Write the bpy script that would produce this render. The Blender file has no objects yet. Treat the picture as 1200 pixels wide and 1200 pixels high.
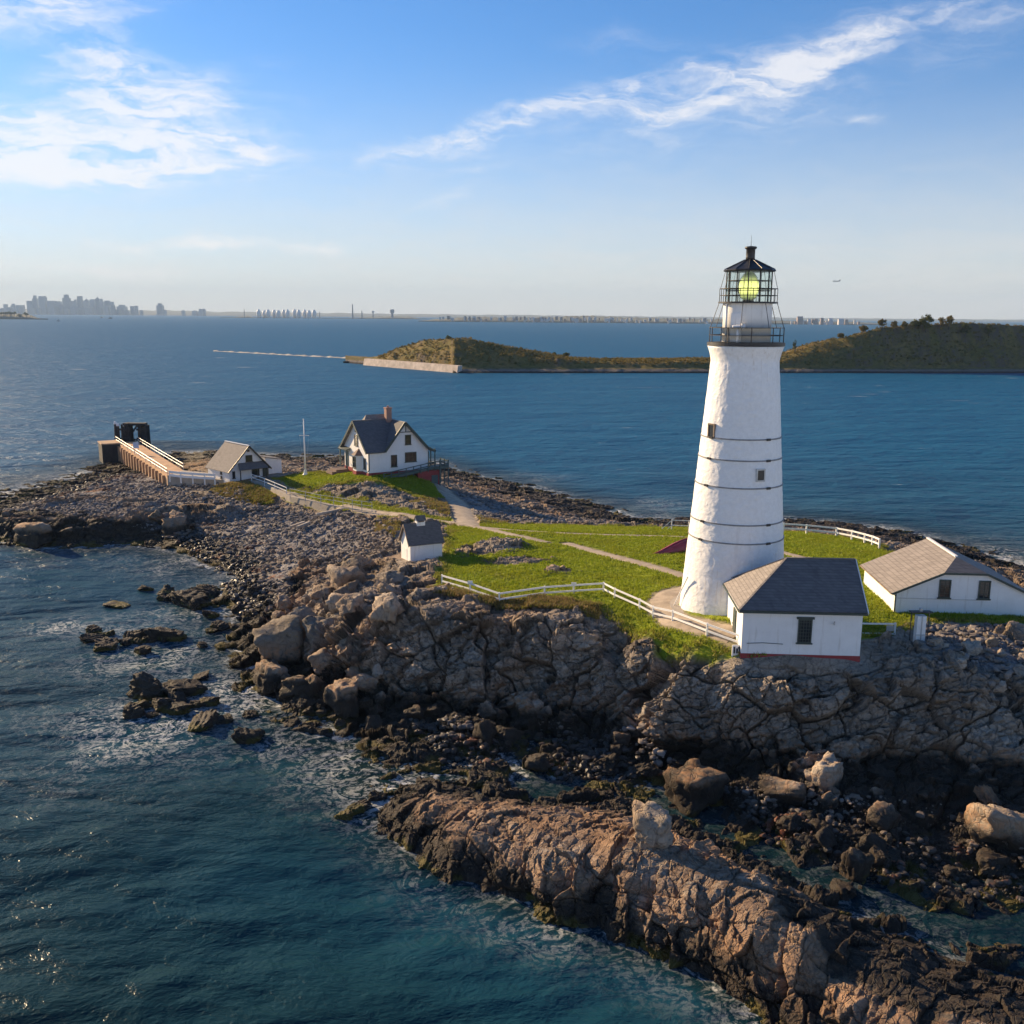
import bpy, math, random
import numpy as np
from mathutils import Vector, Matrix
random.seed(7)
R = math.radians
sc = bpy.context.scene
col = sc.collection

# ------------------------------------------------------------------ camera
CAM_H, FOC, PITCH = 30.0, 1150.0, math.atan(230 / 1150)
cd = bpy.data.cameras.new('camera'); cam = bpy.data.objects.new('camera', cd); col.objects.link(cam)
cd.sensor_width = 36; cd.lens = 36 * FOC / 1200; cd.clip_start = .5; cd.clip_end = 60000
ROLL = .0075
cam.matrix_world = Matrix.Translation((0, 0, CAM_H)) @ Matrix.Rotation(math.pi / 2 - PITCH, 4, 'X') @ Matrix.Rotation(ROLL, 4, 'Z')
sc.camera = cam
CP, SP = math.cos(PITCH), math.sin(PITCH)
def uv(px, py):
    a, b = (px - 600) / FOC, (600 - py) / FOC
    return a * math.cos(ROLL) - b * math.sin(ROLL), a * math.sin(ROLL) + b * math.cos(ROLL)
def at(px, py, z):
    """ground point seen at a place of the photograph, for a known height z"""
    u, v = uv(px, py)
    fw = CP + v * SP; up = v * CP - SP
    t = (z - CAM_H) / up
    return np.array((u * t, fw * t, z))
def atd(px, py, D):
    """point seen at a place of the photograph, for a known distance along Y"""
    u, v = uv(px, py)
    t = D / (CP + v * SP)
    return np.array((u * t, D, CAM_H + (v * CP - SP) * t))

# ------------------------------------------------------------------ sun and sky
SUN_EL, SUN_AZ = R(20), R(-51)
sv = Vector((math.sin(SUN_AZ) * math.cos(SUN_EL), math.cos(SUN_AZ) * math.cos(SUN_EL), math.sin(SUN_EL)))
ld = bpy.data.lights.new('sun', 'SUN'); ld.energy = 5.0; ld.angle = R(.5); ld.color = (1, .74, .44)
lo = bpy.data.objects.new('sun', ld); col.objects.link(lo); lo.rotation_euler = sv.to_track_quat('Z', 'Y').to_euler()
sc.view_settings.view_transform = 'Standard'; sc.view_settings.look = 'None'
sc.view_settings.gamma = 1; sc.view_settings.exposure = 1.0

class NT:
    """small node-tree writer"""
    def __init__(s, tree): s.t = tree; tree.nodes.clear()
    def n(s, kind, ins=None, **kw):
        nd = s.t.nodes.new(kind)
        for k, v in kw.items(): setattr(nd, k, v)
        for k, v in (ins or {}).items():
            if isinstance(v, bpy.types.NodeSocket): s.t.links.new(v, nd.inputs[k])
            else: nd.inputs[k].default_value = v
        return nd
    def m(s, op, a, b=0.0, c=0.0, clamp=False):
        nd = s.t.nodes.new('ShaderNodeMath'); nd.operation = op; nd.use_clamp = clamp
        for i, v in enumerate((a, b, c)):
            if isinstance(v, bpy.types.NodeSocket): s.t.links.new(v, nd.inputs[i])
            else: nd.inputs[i].default_value = v
        return nd.outputs[0]
    def ss(s, x, lo, hi):
        nd = s.t.nodes.new('ShaderNodeMapRange'); nd.interpolation_type = 'SMOOTHSTEP'
        s.t.links.new(x, nd.inputs[0]); nd.inputs[1].default_value = lo; nd.inputs[2].default_value = hi
        return nd.outputs[0]
    def mix(s, f, a, b, mode='MIX'):
        nd = s.t.nodes.new('ShaderNodeMix'); nd.data_type = 'RGBA'; nd.blend_type = mode
        for i, v in ((0, f), (6, a), (7, b)):
            if isinstance(v, bpy.types.NodeSocket): s.t.links.new(v, nd.inputs[i])
            else: nd.inputs[i].default_value = v if i == 0 else (*v, 1)[:4]
        return nd.outputs[2]
    def noise(s, vec, scale, detail=4, rough=.55, dist=0.0):
        nd = s.n('ShaderNodeTexNoise', {'Scale': scale, 'Detail': detail, 'Roughness': rough, 'Distortion': dist})
        if vec is not None: s.t.links.new(vec, nd.inputs['Vector'])
        return nd.outputs[0]
    def map(s, vec, scale=(1, 1, 1), rot=(0, 0, 0), loc=(0, 0, 0)):
        return s.n('ShaderNodeMapping', {'Vector': vec, 'Scale': scale, 'Rotation': rot, 'Location': loc}).outputs[0]
    def bump(s, h, strength, dist, normal=None):
        nd = s.n('ShaderNodeBump', {'Height': h, 'Strength': strength, 'Distance': dist})
        if normal is not None: s.t.links.new(normal, nd.inputs['Normal'])
        return nd.outputs[0]

def build_world():
    w = bpy.data.worlds.new("World"); sc.world = w; w.use_nodes = True
    T = NT(w.node_tree)
    out = T.n('ShaderNodeOutputWorld')
    sky = T.n('ShaderNodeTexSky', sky_type='NISHITA', sun_disc=False, sun_elevation=SUN_EL, sun_rotation=SUN_AZ,
              dust_density=.2, ozone_density=7.5, air_density=1.0, altitude=0)
    d = T.n('ShaderNodeTexCoord').outputs['Generated']
    sp = T.n('ShaderNodeSeparateXYZ', {0: d})
    x, y, z = sp.outputs
    az = T.m('ARCTAN2', x, y); el = T.m('ARCSINE', z)
    # thin clouds: soft patches in the sky, torn up by stretched noise
    cv = T.n('ShaderNodeCombineXYZ', {0: az, 1: el}).outputs[0]
    warp = T.n('ShaderNodeTexNoise', {'Vector': T.map(cv, (9, 20, 1)), 'Scale': 1.0, 'Detail': 5, 'Roughness': .6})
    wv = T.n('ShaderNodeVectorMath', {0: warp.outputs['Color'], 1: (.5, .5, .5)}, operation='SUBTRACT').outputs[0]
    wv = T.n('ShaderNodeVectorMath', {0: wv, 1: (.10, .045, 0)}, operation='MULTIPLY').outputs[0]
    cw = T.n('ShaderNodeVectorMath', {0: cv, 1: wv}, operation='ADD').outputs[0]
    def ae(px, py):
        u, v = uv(px, py)
        fw = CP + v * SP; up = v * CP - SP
        return math.atan2(u, fw), math.atan2(up, math.hypot(u, fw))
    total = None
    def patch(px, py, rx, ry, ang, amp):
        nonlocal total
        a, e = ae(px, py)
        q = T.n('ShaderNodeVectorMath', {0: cw, 1: (a, e, 0)}, operation='SUBTRACT').outputs[0]
        q = T.n('ShaderNodeVectorRotate', {'Vector': q, 'Angle': -R(ang)}, rotation_type='Z_AXIS').outputs[0]
        q = T.n('ShaderNodeVectorMath', {0: q, 1: (FOC / rx, FOC / ry, 0)}, operation='MULTIPLY').outputs[0]
        l = T.n('ShaderNodeVectorMath', {0: q}, operation='LENGTH').outputs['Value']
        g = T.m('MULTIPLY', T.ss(l, 1.25, 0.0), amp)
        total = g if total is None else T.m('ADD', total, g)
    for p in ((60, 165, 280, 50, 3, 1.9), (170, 182, 165, 30, 6, 1.1), (0, 195, 180, 26, 0, 1.2), (135, 92, 90, 44, -8, 2.0), (240, 112, 44, 44, 60, .8),
              (60, 14, 130, 32, 8, 1.4), (20, 130, 120, 30, -30, .35),
              (600, 143, 250, 17, 17, .66), (690, 122, 270, 15, 13, .56), (830, 112, 210, 18, 12, .52), (1000, 52, 280, 24, 19, .66), (930, 80, 200, 16, 16, .42), (1190, 10, 110, 40, 40, .5), (700, 125, 380, 46, 15, .30), (1000, 62, 330, 60, 18, .34),
              (860, 130, 200, 60, 8, .38), (500, 165, 120, 16, 14, .45), (510, 238, 85, 9, 20, .55), (720, 50, 90, 14, -4, .4), (560, 195, 40, 10, 15, .4),
              (1008, 132, 26, 7, -8, .55), (310, 115, 70, 30, 0, .32), (310, 70, 40, 12, 0, .34),
              (270, 290, 140, 9, 1, 1.1), (385, 295, 50, 7, 2, .9), (60, 315, 170, 18, 0, 1.1), (160, 283, 140, 20, 0, .6), (430, 283, 30, 6, 0, .4), (600, 335, 90, 7, 0, .35)):
        patch(*p)
    st = T.noise(T.map(cw, (14, 60, 1), (0, 0, R(-12))), 1.0, 8, .62, .6)
    st2 = T.noise(T.map(cw, (34, 110, 1), (0, 0, R(-6))), 1.0, 6, .6, .3)
    nn = T.m('ADD', T.m('MULTIPLY', st, .75), T.m('MULTIPLY', st2, .35))
    cl = T.m('MULTIPLY', total, T.ss(nn, .30, .92))
    cl = T.ss(cl, -.02, .95)
    # low veil of thin cloud along the horizon
    veil = T.m('MULTIPLY', T.ss(el, .30, -.01), T.m('ADD', .86, T.m('MULTIPLY', T.m('SUBTRACT', st, .5), .30)))
    veil = T.m('POWER', veil, 1.6)
    base = T.n('ShaderNodeHueSaturation', {'Color': sky.outputs[0], 'Saturation': 1.05}).outputs[0]
    c = T.mix(T.m('MULTIPLY', veil, .95), base, (6.0, 5.55, 5.15))
    c = T.mix(T.m('MULTIPLY', cl, .72), c, (7.2, 6.9, 6.7))
    bg = T.n('ShaderNodeBackground', {0: c, 1: .076})
    T.t.links.new(bg.outputs[0], out.inputs[0])
build_world()

# ------------------------------------------------------------------ helpers: numbers
def _hash(ix, iy, iz, seed):
    n = (ix.astype(np.int64) * 374761393 + iy.astype(np.int64) * 668265263 + iz.astype(np.int64) * 1440662683 + seed * 974634749) & 0xffffffff
    n = ((n ^ (n >> 13)) * 1274126177) & 0xffffffff
    n = ((n ^ (n >> 16)) * 2246822519) & 0xffffffff
    return (n ^ (n >> 15)) & 0xffffffff
def hf(ix, iy, iz, seed): return _hash(ix, iy, iz, seed).astype(np.float64) / 4294967295.0
def vnoise(p, seed=0):
    i = np.floor(p).astype(np.int64); f = p - i; f = f * f * f * (f * (f * 6 - 15) + 10)
    r = 0
    for dx in (0, 1):
        wx = f[:, 0] if dx else 1 - f[:, 0]
        for dy in (0, 1):
            wy = f[:, 1] if dy else 1 - f[:, 1]
            for dz in (0, 1):
                wz = f[:, 2] if dz else 1 - f[:, 2]
                r = r + wx * wy * wz * hf(i[:, 0] + dx, i[:, 1] + dy, i[:, 2] + dz, seed)
    return r * 2 - 1
ROTM = np.array(((.36, .48, -.8), (-.8, .6, 0), (.48, .64, .6)))
def fbm(p, seed=0, octv=4, gain=.5, ridge=False):
    r = np.zeros(len(p)); a = 1.0; q = p.copy(); tot = 0
    for k in range(octv):
        v = vnoise(q, seed + k * 17)
        r += a * (1 - 2 * np.abs(v) if ridge else v); tot += a; a *= gain; q = q @ ROTM.T * 2.03 + 3.1
    return r / tot
def worley(p, seed=0, blocky=False):
    """distance to the cell border, cell id number, vector from the cell centre"""
    i = np.floor(p).astype(np.int64); n = len(p)
    f1 = np.full(n, 9.0); f2 = np.full(n, 9.0); cid = np.zeros(n, np.int64); off = np.zeros((n, 3))
    for dx in (-1, 0, 1):
        for dy in (-1, 0, 1):
            for dz in (-1, 0, 1):
                jx, jy, jz = i[:, 0] + dx, i[:, 1] + dy, i[:, 2] + dz
                h = _hash(jx, jy, jz, seed)
                c = np.stack((jx + .1 + .8 * ((h & 1023) / 1023.0), jy + .1 + .8 * (((h >> 10) & 1023) / 1023.0), jz + .1 + .8 * (((h >> 20) & 1023) / 1023.0)), 1)
                v = p - c; v2 = v * v; d = np.sqrt(np.sqrt((v2 * v2).sum(1))) if blocky else np.sqrt(v2.sum(1))
                nb = d < f1
                f2 = np.where(nb, f1, np.minimum(f2, d))
                f1 = np.where(nb, d, f1); cid = np.where(nb, h, cid); off[nb] = v[nb]
    return f2 - f1, cid, off
def idrand(cid, k):
    n = ((cid * (2654435761 + 2 * k)) ^ (cid >> 7)) & 0xffffffff
    n = ((n ^ (n >> 15)) * 2246822519) & 0xffffffff
    return ((n ^ (n >> 13)) & 0xffff) / 65535.0
def sstep(x, a, b):
    t = np.clip((x - a) / (b - a), 0, 1); return t * t * (3 - 2 * t)
def poly_sd(x, y, poly):
    """signed distance in plan to a polygon, positive inside"""
    P = np.asarray(poly)[:, :2]; n = len(P); d = np.full(x.shape, 1e9); ins = np.zeros(x.shape, bool)
    for i in range(n):
        ax, ay = P[i]; bx, by = P[(i + 1) % n]
        ex, ey = bx - ax, by - ay; t = np.clip(((x - ax) * ex + (y - ay) * ey) / (ex * ex + ey * ey + 1e-9), 0, 1)
        d = np.minimum(d, np.hypot(x - ax - t * ex, y - ay - t * ey))
        if ay != by:
            ins ^= ((ay > y) != (by > y)) & (x < (bx - ax) * (y - ay) / (by - ay) + ax)
    return np.where(ins, d, -d)
def line_d(x, y, pts):
    P = np.asarray(pts)[:, :2]; d = np.full(x.shape, 1e9)
    for i in range(len(P) - 1):
        ax, ay = P[i]; ex, ey = P[i + 1] - P[i]
        t = np.clip(((x - ax) * ex + (y - ay) * ey) / (ex * ex + ey * ey + 1e-9), 0, 1)
        d = np.minimum(d, np.hypot(x - ax - t * ex, y - ay - t * ey))
    return d

# ------------------------------------------------------------------ helpers: objects
def put(o, parent=None):
    col.objects.link(o)
    if parent is not None: o.parent = parent
    return o
def tag(o, label=None, cat=None, group=None, kind=None):
    if label: o['label'] = label
    if cat: o['category'] = cat
    if group: o['group'] = group
    if kind: o['kind'] = kind
    return o
def empty(name, loc, rz=0.0):
    o = bpy.data.objects.new(name, None); o.empty_display_size = .3
    o.location = loc; o.rotation_euler = (0, 0, rz); return put(o)
def np_mesh(name, verts, quads, mat, smooth=True, attrs=None, parent=None):
    me = bpy.data.meshes.new(name)
    v = np.asarray(verts, np.float32); q = np.asarray(quads, np.int32); k = q.shape[1]
    me.vertices.add(len(v)); me.vertices.foreach_set('co', v.ravel())
    me.loops.add(q.size); me.loops.foreach_set('vertex_index', q.ravel())
    me.polygons.add(len(q)); me.polygons.foreach_set('loop_start', np.arange(0, q.size, k, dtype=np.int32))
    me.polygons.foreach_set('loop_total', np.full(len(q), k, np.int32))
    me.polygons.foreach_set('use_smooth', np.full(len(q), smooth, bool))
    for an, ad in (attrs or {}).items():
        a = me.attributes.new(an, 'FLOAT_COLOR', 'POINT')
        c = np.ones((len(v), 4), np.float32); c[:, :ad.shape[1]] = ad; a.data.foreach_set('color', c.ravel())
    me.update(calc_edges=True); me.materials.append(mat)
    return put(bpy.data.objects.new(name, me), parent)
class MB:
    """collects boxes, bars, tubes and polygons into one mesh"""
    def __init__(s): s.v = []; s.f = []
    def add(s, vs, fs):
        b = len(s.v); s.v += [tuple(map(float, p)) for p in vs]; s.f += [tuple(i + b for i in f) for f in fs]; return s
    def box(s, c, d, rz=0.0):
        cx, cy, cz = c; hx, hy, hz = d[0] / 2, d[1] / 2, d[2] / 2; C, S = math.cos(rz), math.sin(rz)
        vs = []
        for z in (-hz, hz):
            for x, y in ((-hx, -hy), (hx, -hy), (hx, hy), (-hx, hy)): vs.append((cx + x * C - y * S, cy + x * S + y * C, cz + z))
        return s.add(vs, ((3, 2, 1, 0), (4, 5, 6, 7), (0, 1, 5, 4), (1, 2, 6, 5), (2, 3, 7, 6), (3, 0, 4, 7)))
    def bar(s, a, b, w, h=None):
        a, b = Vector(a), Vector(b); d = (b - a).normalized(); h = h or w
        side = d.cross(Vector((0, 0, 1)));
        if side.length < 1e-3: side = Vector((1, 0, 0))
        side.normalize(); up = side.cross(d).normalized()
        vs = [p + side * (i * w / 2) + up * (j * h / 2) for p in (a, b) for i, j in ((-1, -1), (1, -1), (1, 1), (-1, 1))]
        return s.add(vs, ((0, 1, 2, 3), (7, 6, 5, 4), (0, 4, 5, 1), (1, 5, 6, 2), (2, 6, 7, 3), (3, 7, 4, 0)))
    def tube(s, a, b, r0, r1=None, n=10, cap=True):
        a, b = Vector(a), Vector(b); d = (b - a).normalized(); r1 = r0 if r1 is None else r1
        side = d.orthogonal().normalized(); up = d.cross(side)
        vs = [p + (side * math.cos(2 * math.pi * k / n) + up * math.sin(2 * math.pi * k / n)) * r for p, r in ((a, r0), (b, r1)) for k in range(n)]
        fs = [(k, (k + 1) % n, n + (k + 1) % n, n + k) for k in range(n)]
        if cap: fs += [tuple(range(n))[::-1], tuple(range(n, 2 * n))]
        return s.add(vs, fs)
    def lathe(s, prof, c=(0, 0, 0), n=32, phase=0.0):
        vs = [(c[0] + r * math.cos(2 * math.pi * (k + phase) / n), c[1] + r * math.sin(2 * math.pi * (k + phase) / n), c[2] + z) for r, z in prof for k in range(n)]
        fs = [(i * n + k, i * n + (k + 1) % n, (i + 1) * n + (k + 1) % n, (i + 1) * n + k) for i in range(len(prof) - 1) for k in range(n)]
        if prof[0][0] > 1e-4: fs.append(tuple(range(n))[::-1])
        if prof[-1][0] > 1e-4: fs.append(tuple(range((len(prof) - 1) * n, len(prof) * n)))
        return s.add(vs, fs)
    def prism(s, poly, thick):
        """polygon in space, thickened backwards along its normal"""
        P = [Vector(p) for p in poly]; n = (P[1] - P[0]).cross(P[2] - P[0]).normalized(); k = len(P)
        vs = P + [p - n * thick for p in P]
        return s.add(vs, [tuple(range(k)), tuple(range(2 * k - 1, k - 1, -1))] + [(i, k + i, k + (i + 1) % k, (i + 1) % k) for i in range(k)])
    def build(s, name, mat, parent=None, smooth=False, bevel=0.0):
        me = bpy.data.meshes.new(name); me.from_pydata(s.v, [], s.f); me.materials.append(mat)
        if smooth: me.polygons.foreach_set('use_smooth', [True] * len(me.polygons))
        me.update(); o = put(bpy.data.objects.new(name, me), parent)
        if bevel: m = o.modifiers.new('bevel', 'BEVEL'); m.width = bevel; m.segments = 2; m.limit_method = 'ANGLE'
        return o
def material(name):
    m = bpy.data.materials.new(name); m.use_nodes = True; T = NT(m.node_tree)
    out = T.n('ShaderNodeOutputMaterial'); b = T.n('ShaderNodeBsdfPrincipled'); T.t.links.new(b.outputs[0], out.inputs[0])
    return m, T, b
def lk(T, sock, b, name): T.t.links.new(sock, b.inputs[name])

# ------------------------------------------------------------------ terrain of the island
# heights read off the photograph: (px, py, z)
CTRL = [
 # water all round
 *[(x, y, -1.6) for x, y in ((0,1190),(200,1190),(400,1190),(600,1190),(800,1198),(0,1000),(200,1000),(330,980),(420,1010),(500,1075),(620,1120),(0,850),(80,900),(200,930),(310,930),(370,930),(0,740),(60,800),(130,830),(60,690),(150,670),(20,660),(120,770),(60,545),(0,555),(-60,640),(-60,800),(-60,1000))],
 *[(x, y, -1.0) for x, y in ((230,760),(260,830),(200,720),(290,880),(250,800),(250,690))],
 # shore of the cove
 (0,632,.2),(50,640,.2),(130,632,.2),(200,640,.2),(240,660,.1),(262,690,.1),(285,735,.1),(300,785,.2),(330,820,.2),(370,862,.1),(405,855,.2),(430,880,.1),(470,895,.1),(520,905,.0),(600,915,-.1),(680,925,-.1),
 # tip and cobble beach
 (0,585,.1),(60,573,.1),(120,557,.3),(145,545,.5),(0,605,1.3),(40,605,1.6),(100,590,1.5),(60,620,1.2),(120,610,1.8),(180,615,1.6),(200,575,2.2),(170,560,1.8),(235,600,2.2),(240,575,2.8),(300,600,2.6),(350,625,2.6),(400,625,3.4),(300,640,1.3),(290,680,.7),(330,660,1.6),(330,700,1.0),(430,650,4.2),(440,620,4.4),(380,605,3.2),(330,592,2.8),(230,625,1.0),(270,655,.6),
 (205,545,2.3),(225,555,3.0),
 # boathouse ground, mound of the keeper's house
 (270,566,4.4),(260,556,4.4),(300,562,4.5),(240,553,4.0),(335,562,4.6),(310,545,3.4),(260,540,2.5),(330,548,3.0),(360,556,5.2),(395,556,6.6),(440,559,7.0),(480,556,6.8),(505,556,6.2),(430,572,6.0),(370,572,4.8),(480,574,5.6),(520,585,4.7),
 (340,578,4.4),(400,592,4.9),(470,602,5.5),(530,612,6.0),
 (300,590,2.8),(345,600,2.9),(420,603,4.6),
 (548,614,6.0),(543,600,5.2),(538,588,4.7),(525,578,4.3),(510,572,4.0),(500,590,5.4),
 # rocks of the back shore
 (420,538,.6),(470,540,.6),(520,552,.8),(545,568,2.4),(570,578,2.4),(600,583,2.2),(640,590,1.9),(690,603,1.4),(735,614,.6),(550,556,.1),(600,568,.1),(650,580,.1),(700,592,.1),(745,608,.0),(590,600,3.2),(640,606,3.2),(690,614,3.4),(740,617,2.4),(600,614,4.6),
 (300,535,.2),(350,537,.2),(230,530,.1),(180,522,-.3),(280,527,-1.2),(400,525,-1.2),(520,535,-1.5),(600,555,-1.5),(700,580,-1.5),(780,600,-1.5),(100,540,-1.0),(150,528,-1.0),(100,515,-1.6),(200,510,-1.6),
 # lawn
 (640,636,6.8),(740,657,7.4),(800,672,7.7),(640,622,6.2),(720,626,6.3),(800,628,6.3),(560,650,6.9),(600,660,7.2),(650,650,7.0),(585,636,7.8),(600,690,7.3),(680,690,7.5),(760,690,7.8),(760,640,7.0),(920,648,7.1),(955,656,7.4),(920,625,6.3),(980,630,6.4),(1030,645,6.9),(780,622,6.1),
 (770,710,7.85),(790,730,7.85),(800,690,7.85),(850,757,7.8),(860,700,7.9),(900,690,7.9),
 (1005,700,7.9),(1047,717,7.9),(1120,722,7.9),(1200,722,7.8),(1260,720,7.6),(1010,740,7.7),(868,768,7.5),(1005,774,7.4),(1090,730,7.8),(1080,745,7.6),(1100,690,7.8),(1180,700,7.7),
 # far side of the island drops to the sea
 (800,606,-1.5),(900,600,-1.5),(1000,606,-1.5),(1080,618,-1.5),(1160,635,-1.5),(1230,640,-1.5),(1150,668,1.0),(1190,672,1.0),(1230,672,.8),(1180,655,-.3),(1060,640,3.5),(1100,655,3.5),(860,610,1.0),(980,615,1.0),(1050,628,1.0),
 # shed and its rocks
 (466,655,6.3),(482,660,6.5),(516,656,6.5),(455,625,5.6),(500,625,6.2),
 (460,672,6.7),(480,690,6.8),(430,690,6.0),(400,712,5.2),(372,690,3.8),(345,725,3.0),(330,760,2.2),(330,795,.8),(360,790,1.4),(395,758,4.0),(420,740,5.3),(450,718,6.3),(385,820,.5),(430,800,1.8),(420,845,.7),(460,860,.7),(380,660,3.0),(355,690,2.8),(410,672,5.0),
 # cliff under the lawn
 (500,715,7.2),(490,725,6.9),(520,690,7.0),(570,712,7.0),(640,720,7.1),(700,728,7.1),(560,724,7.1),(640,730,7.1),(690,742,6.9),
 (480,770,4.0),(470,820,1.2),(520,835,.8),(600,846,.7),(680,850,.9),(720,830,2.2),(560,780,4.0),(650,790,3.7),(710,780,4.2),(540,870,.6),(620,885,.5),(700,895,.5),(780,905,.6),
 (745,748,7.3),(800,768,7.4),(735,765,6.2),(780,790,6.0),(760,830,2.8),(820,850,2.8),(760,880,1.2),(820,890,1.2),
 # cliff under the oil house
 (860,778,7.3),(930,783,7.2),(1000,788,7.1),(1060,780,7.2),(1080,790,6.9),(1150,796,6.6),(1200,800,6.6),(1260,800,6.4),
 (880,800,6.2),(950,806,6.1),(1030,810,6.0),(1110,815,5.8),(1200,822,5.7),
 (880,862,3.2),(950,870,3.1),(1030,872,3.1),(1110,875,3.1),(1200,885,3.0),
 (880,905,1.4),(950,925,1.3),(1030,935,1.3),(1110,940,1.4),(1200,955,1.5),(1260,960,1.5),
 (840,925,.6),(900,955,.7),(980,975,.7),(1060,990,.6),(1140,1010,.5),(1220,1010,.9),
 # channel behind the ledge
 (640,930,-.2),(720,940,-.3),(800,960,-.3),(860,985,-.3),(920,1010,-.35),(980,1045,-.4),(1050,1075,-.5),(1120,1100,-.6),(1200,1110,-.6),(1260,1120,-.6),(1100,1050,.1),(1180,1060,0),
 # foreground ledge
 (462,985,-.1),(462,955,.4),(480,930,.7),(500,940,1.7),(530,985,1.3),(560,938,1.3),(580,960,2.2),(640,960,2.4),(700,965,2.5),(760,985,2.7),(830,1012,2.6),(900,1035,2.3),
 (520,1000,.3),(560,1040,-.2),(590,1020,1.0),(620,1065,-.2),(640,1020,2.0),(650,1040,1.2),(700,1090,-.2),(720,1035,2.2),(730,1060,1.3),(790,1130,-.3),(800,1060,2.3),(800,1090,1.2),(850,1150,.4),(860,1090,2.2),(880,1190,-.3),(930,1110,2.3),(905,1150,1.2),(930,1200,.3),(980,1090,1.9),(980,1150,1.6),(1000,1200,1.4),(1060,1130,1.4),(1060,1185,1.8),(1130,1150,1.0),(1140,1200,2.0),(1200,1160,.8),(1200,1200,1.8),(1270,1200,1.5),
 (640,942,1.2),(720,952,1.0),(800,985,1.2),(870,1015,1.0),(930,1045,.6),
]
CP3 = np.array([at(*c) for c in CTRL])
# ends of the island outside the picture
CP3 = np.vstack([CP3, [(62, 62, 3), (66, 75, 6), (64, 90, 4), (62, 52, 1), (58, 42, 1.5), (60, 36, 1.0), (48, 30, 1.2), (30, 28, .5), (20, 28, -1), (70, 105, -1.5), (85, 70, -1.5), (80, 45, -1.5), (-95, 110, -1.6), (-110, 150, .5), (-120, 140, -1.6), (-115, 175, -1.6), (0, 28, -1.6), (-25, 28, -1.6)]])
def _rbf():
    P = CP3; n = len(P)
    sc_ = np.maximum(P[:, 1], 30)
    r = np.hypot(P[:, None, 0] - P[None, :, 0], P[:, None, 1] - P[None, :, 1])
    A = np.zeros((n + 3, n + 3)); A[:n, :n] = -r + np.eye(n) * .12
    A[:n, n] = 1; A[n, :n] = 1; A[:n, n + 1] = P[:, 0]; A[n + 1, :n] = P[:, 0]; A[:n, n + 2] = P[:, 1]; A[n + 2, :n] = P[:, 1]
    return np.linalg.solve(A, np.concatenate((P[:, 2], np.zeros(3))))
W_ = _rbf()
GX0, GX1, GY0, GY1, GS = -125.0, 95.0, 26.0, 236.0, .5
gx = np.arange(GX0, GX1 + .01, GS); gy = np.arange(GY0, GY1 + .01, GS)
HG = np.zeros((len(gy), len(gx)))
for j, yy in enumerate(gy):
    r = np.hypot(gx[:, None] - CP3[None, :, 0], yy - CP3[None, :, 1])
    HG[j] = -r @ W_[:-3] + W_[-3] + W_[-2] * gx + W_[-1] * yy
HG = np.clip(HG, -3, 9)
def bil(G, x, y):
    fx = np.clip((np.asarray(x, float) - GX0) / GS, 0, G.shape[1] - 1.001); fy = np.clip((np.asarray(y, float) - GY0) / GS, 0, G.shape[0] - 1.001)
    i = fx.astype(int); j = fy.astype(int); a = fx - i; b = fy - j
    return (G[j, i] * (1 - a) + G[j, i + 1] * a) * (1 - b) + (G[j + 1, i] * (1 - a) + G[j + 1, i + 1] * a) * b
def hb(x, y): return bil(HG, x, y)
def on(px, py, z0=5.0):
    """place on the ground seen at a photograph position, found along the sight line"""
    p = at(px, py, z0)
    u, v = uv(px, py); fw = CP + v * SP; up = v * CP - SP
    t = np.linspace(30, 260, 6000); x, y, z = u * t, fw * t, CAM_H + up * t
    k = np.argmax(z < hb(x, y)); return np.array((x[k], y[k], z[k]))

PATHS = {  # centre lines and widths
 'main': ([at(*p) for p in ((296,563,4.55),(318,569,4.5),(340,578,4.4),(400,592,4.9),(470,602,5.5),(530,612,6.0),(560,617,6.2),(600,628,6.5),(640,636,6.8))], 1.5),
 'main2': ([at(*p) for p in ((664,636,6.85),(690,643,7.1),(740,657,7.4),(800,674,7.7),(830,684,7.85))], 1.4),
 'drive': ([at(*p) for p in ((549,616,6.05),(545,606,5.6),(541,596,5.0),(534,585,4.6),(520,577,4.2),(505,573,4.0))], 2.6),
 'thin': ([at(*p) for p in ((560,617,6.2),(600,621,6.3),(640,624,6.3),(720,627,6.35),(800,629,6.4))], .9),
 'tower': ([at(*p) for p in ((822,688,7.9),(800,690,7.87),(780,697,7.86),(774,710,7.85),(792,728,7.85),(822,738,7.83),(848,747,7.8),(862,753,7.8))], 2.1),
 'right': ([at(*p) for p in ((905,644,7.0),(930,651,7.2),(962,659,7.5))], 1.3),
}
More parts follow.
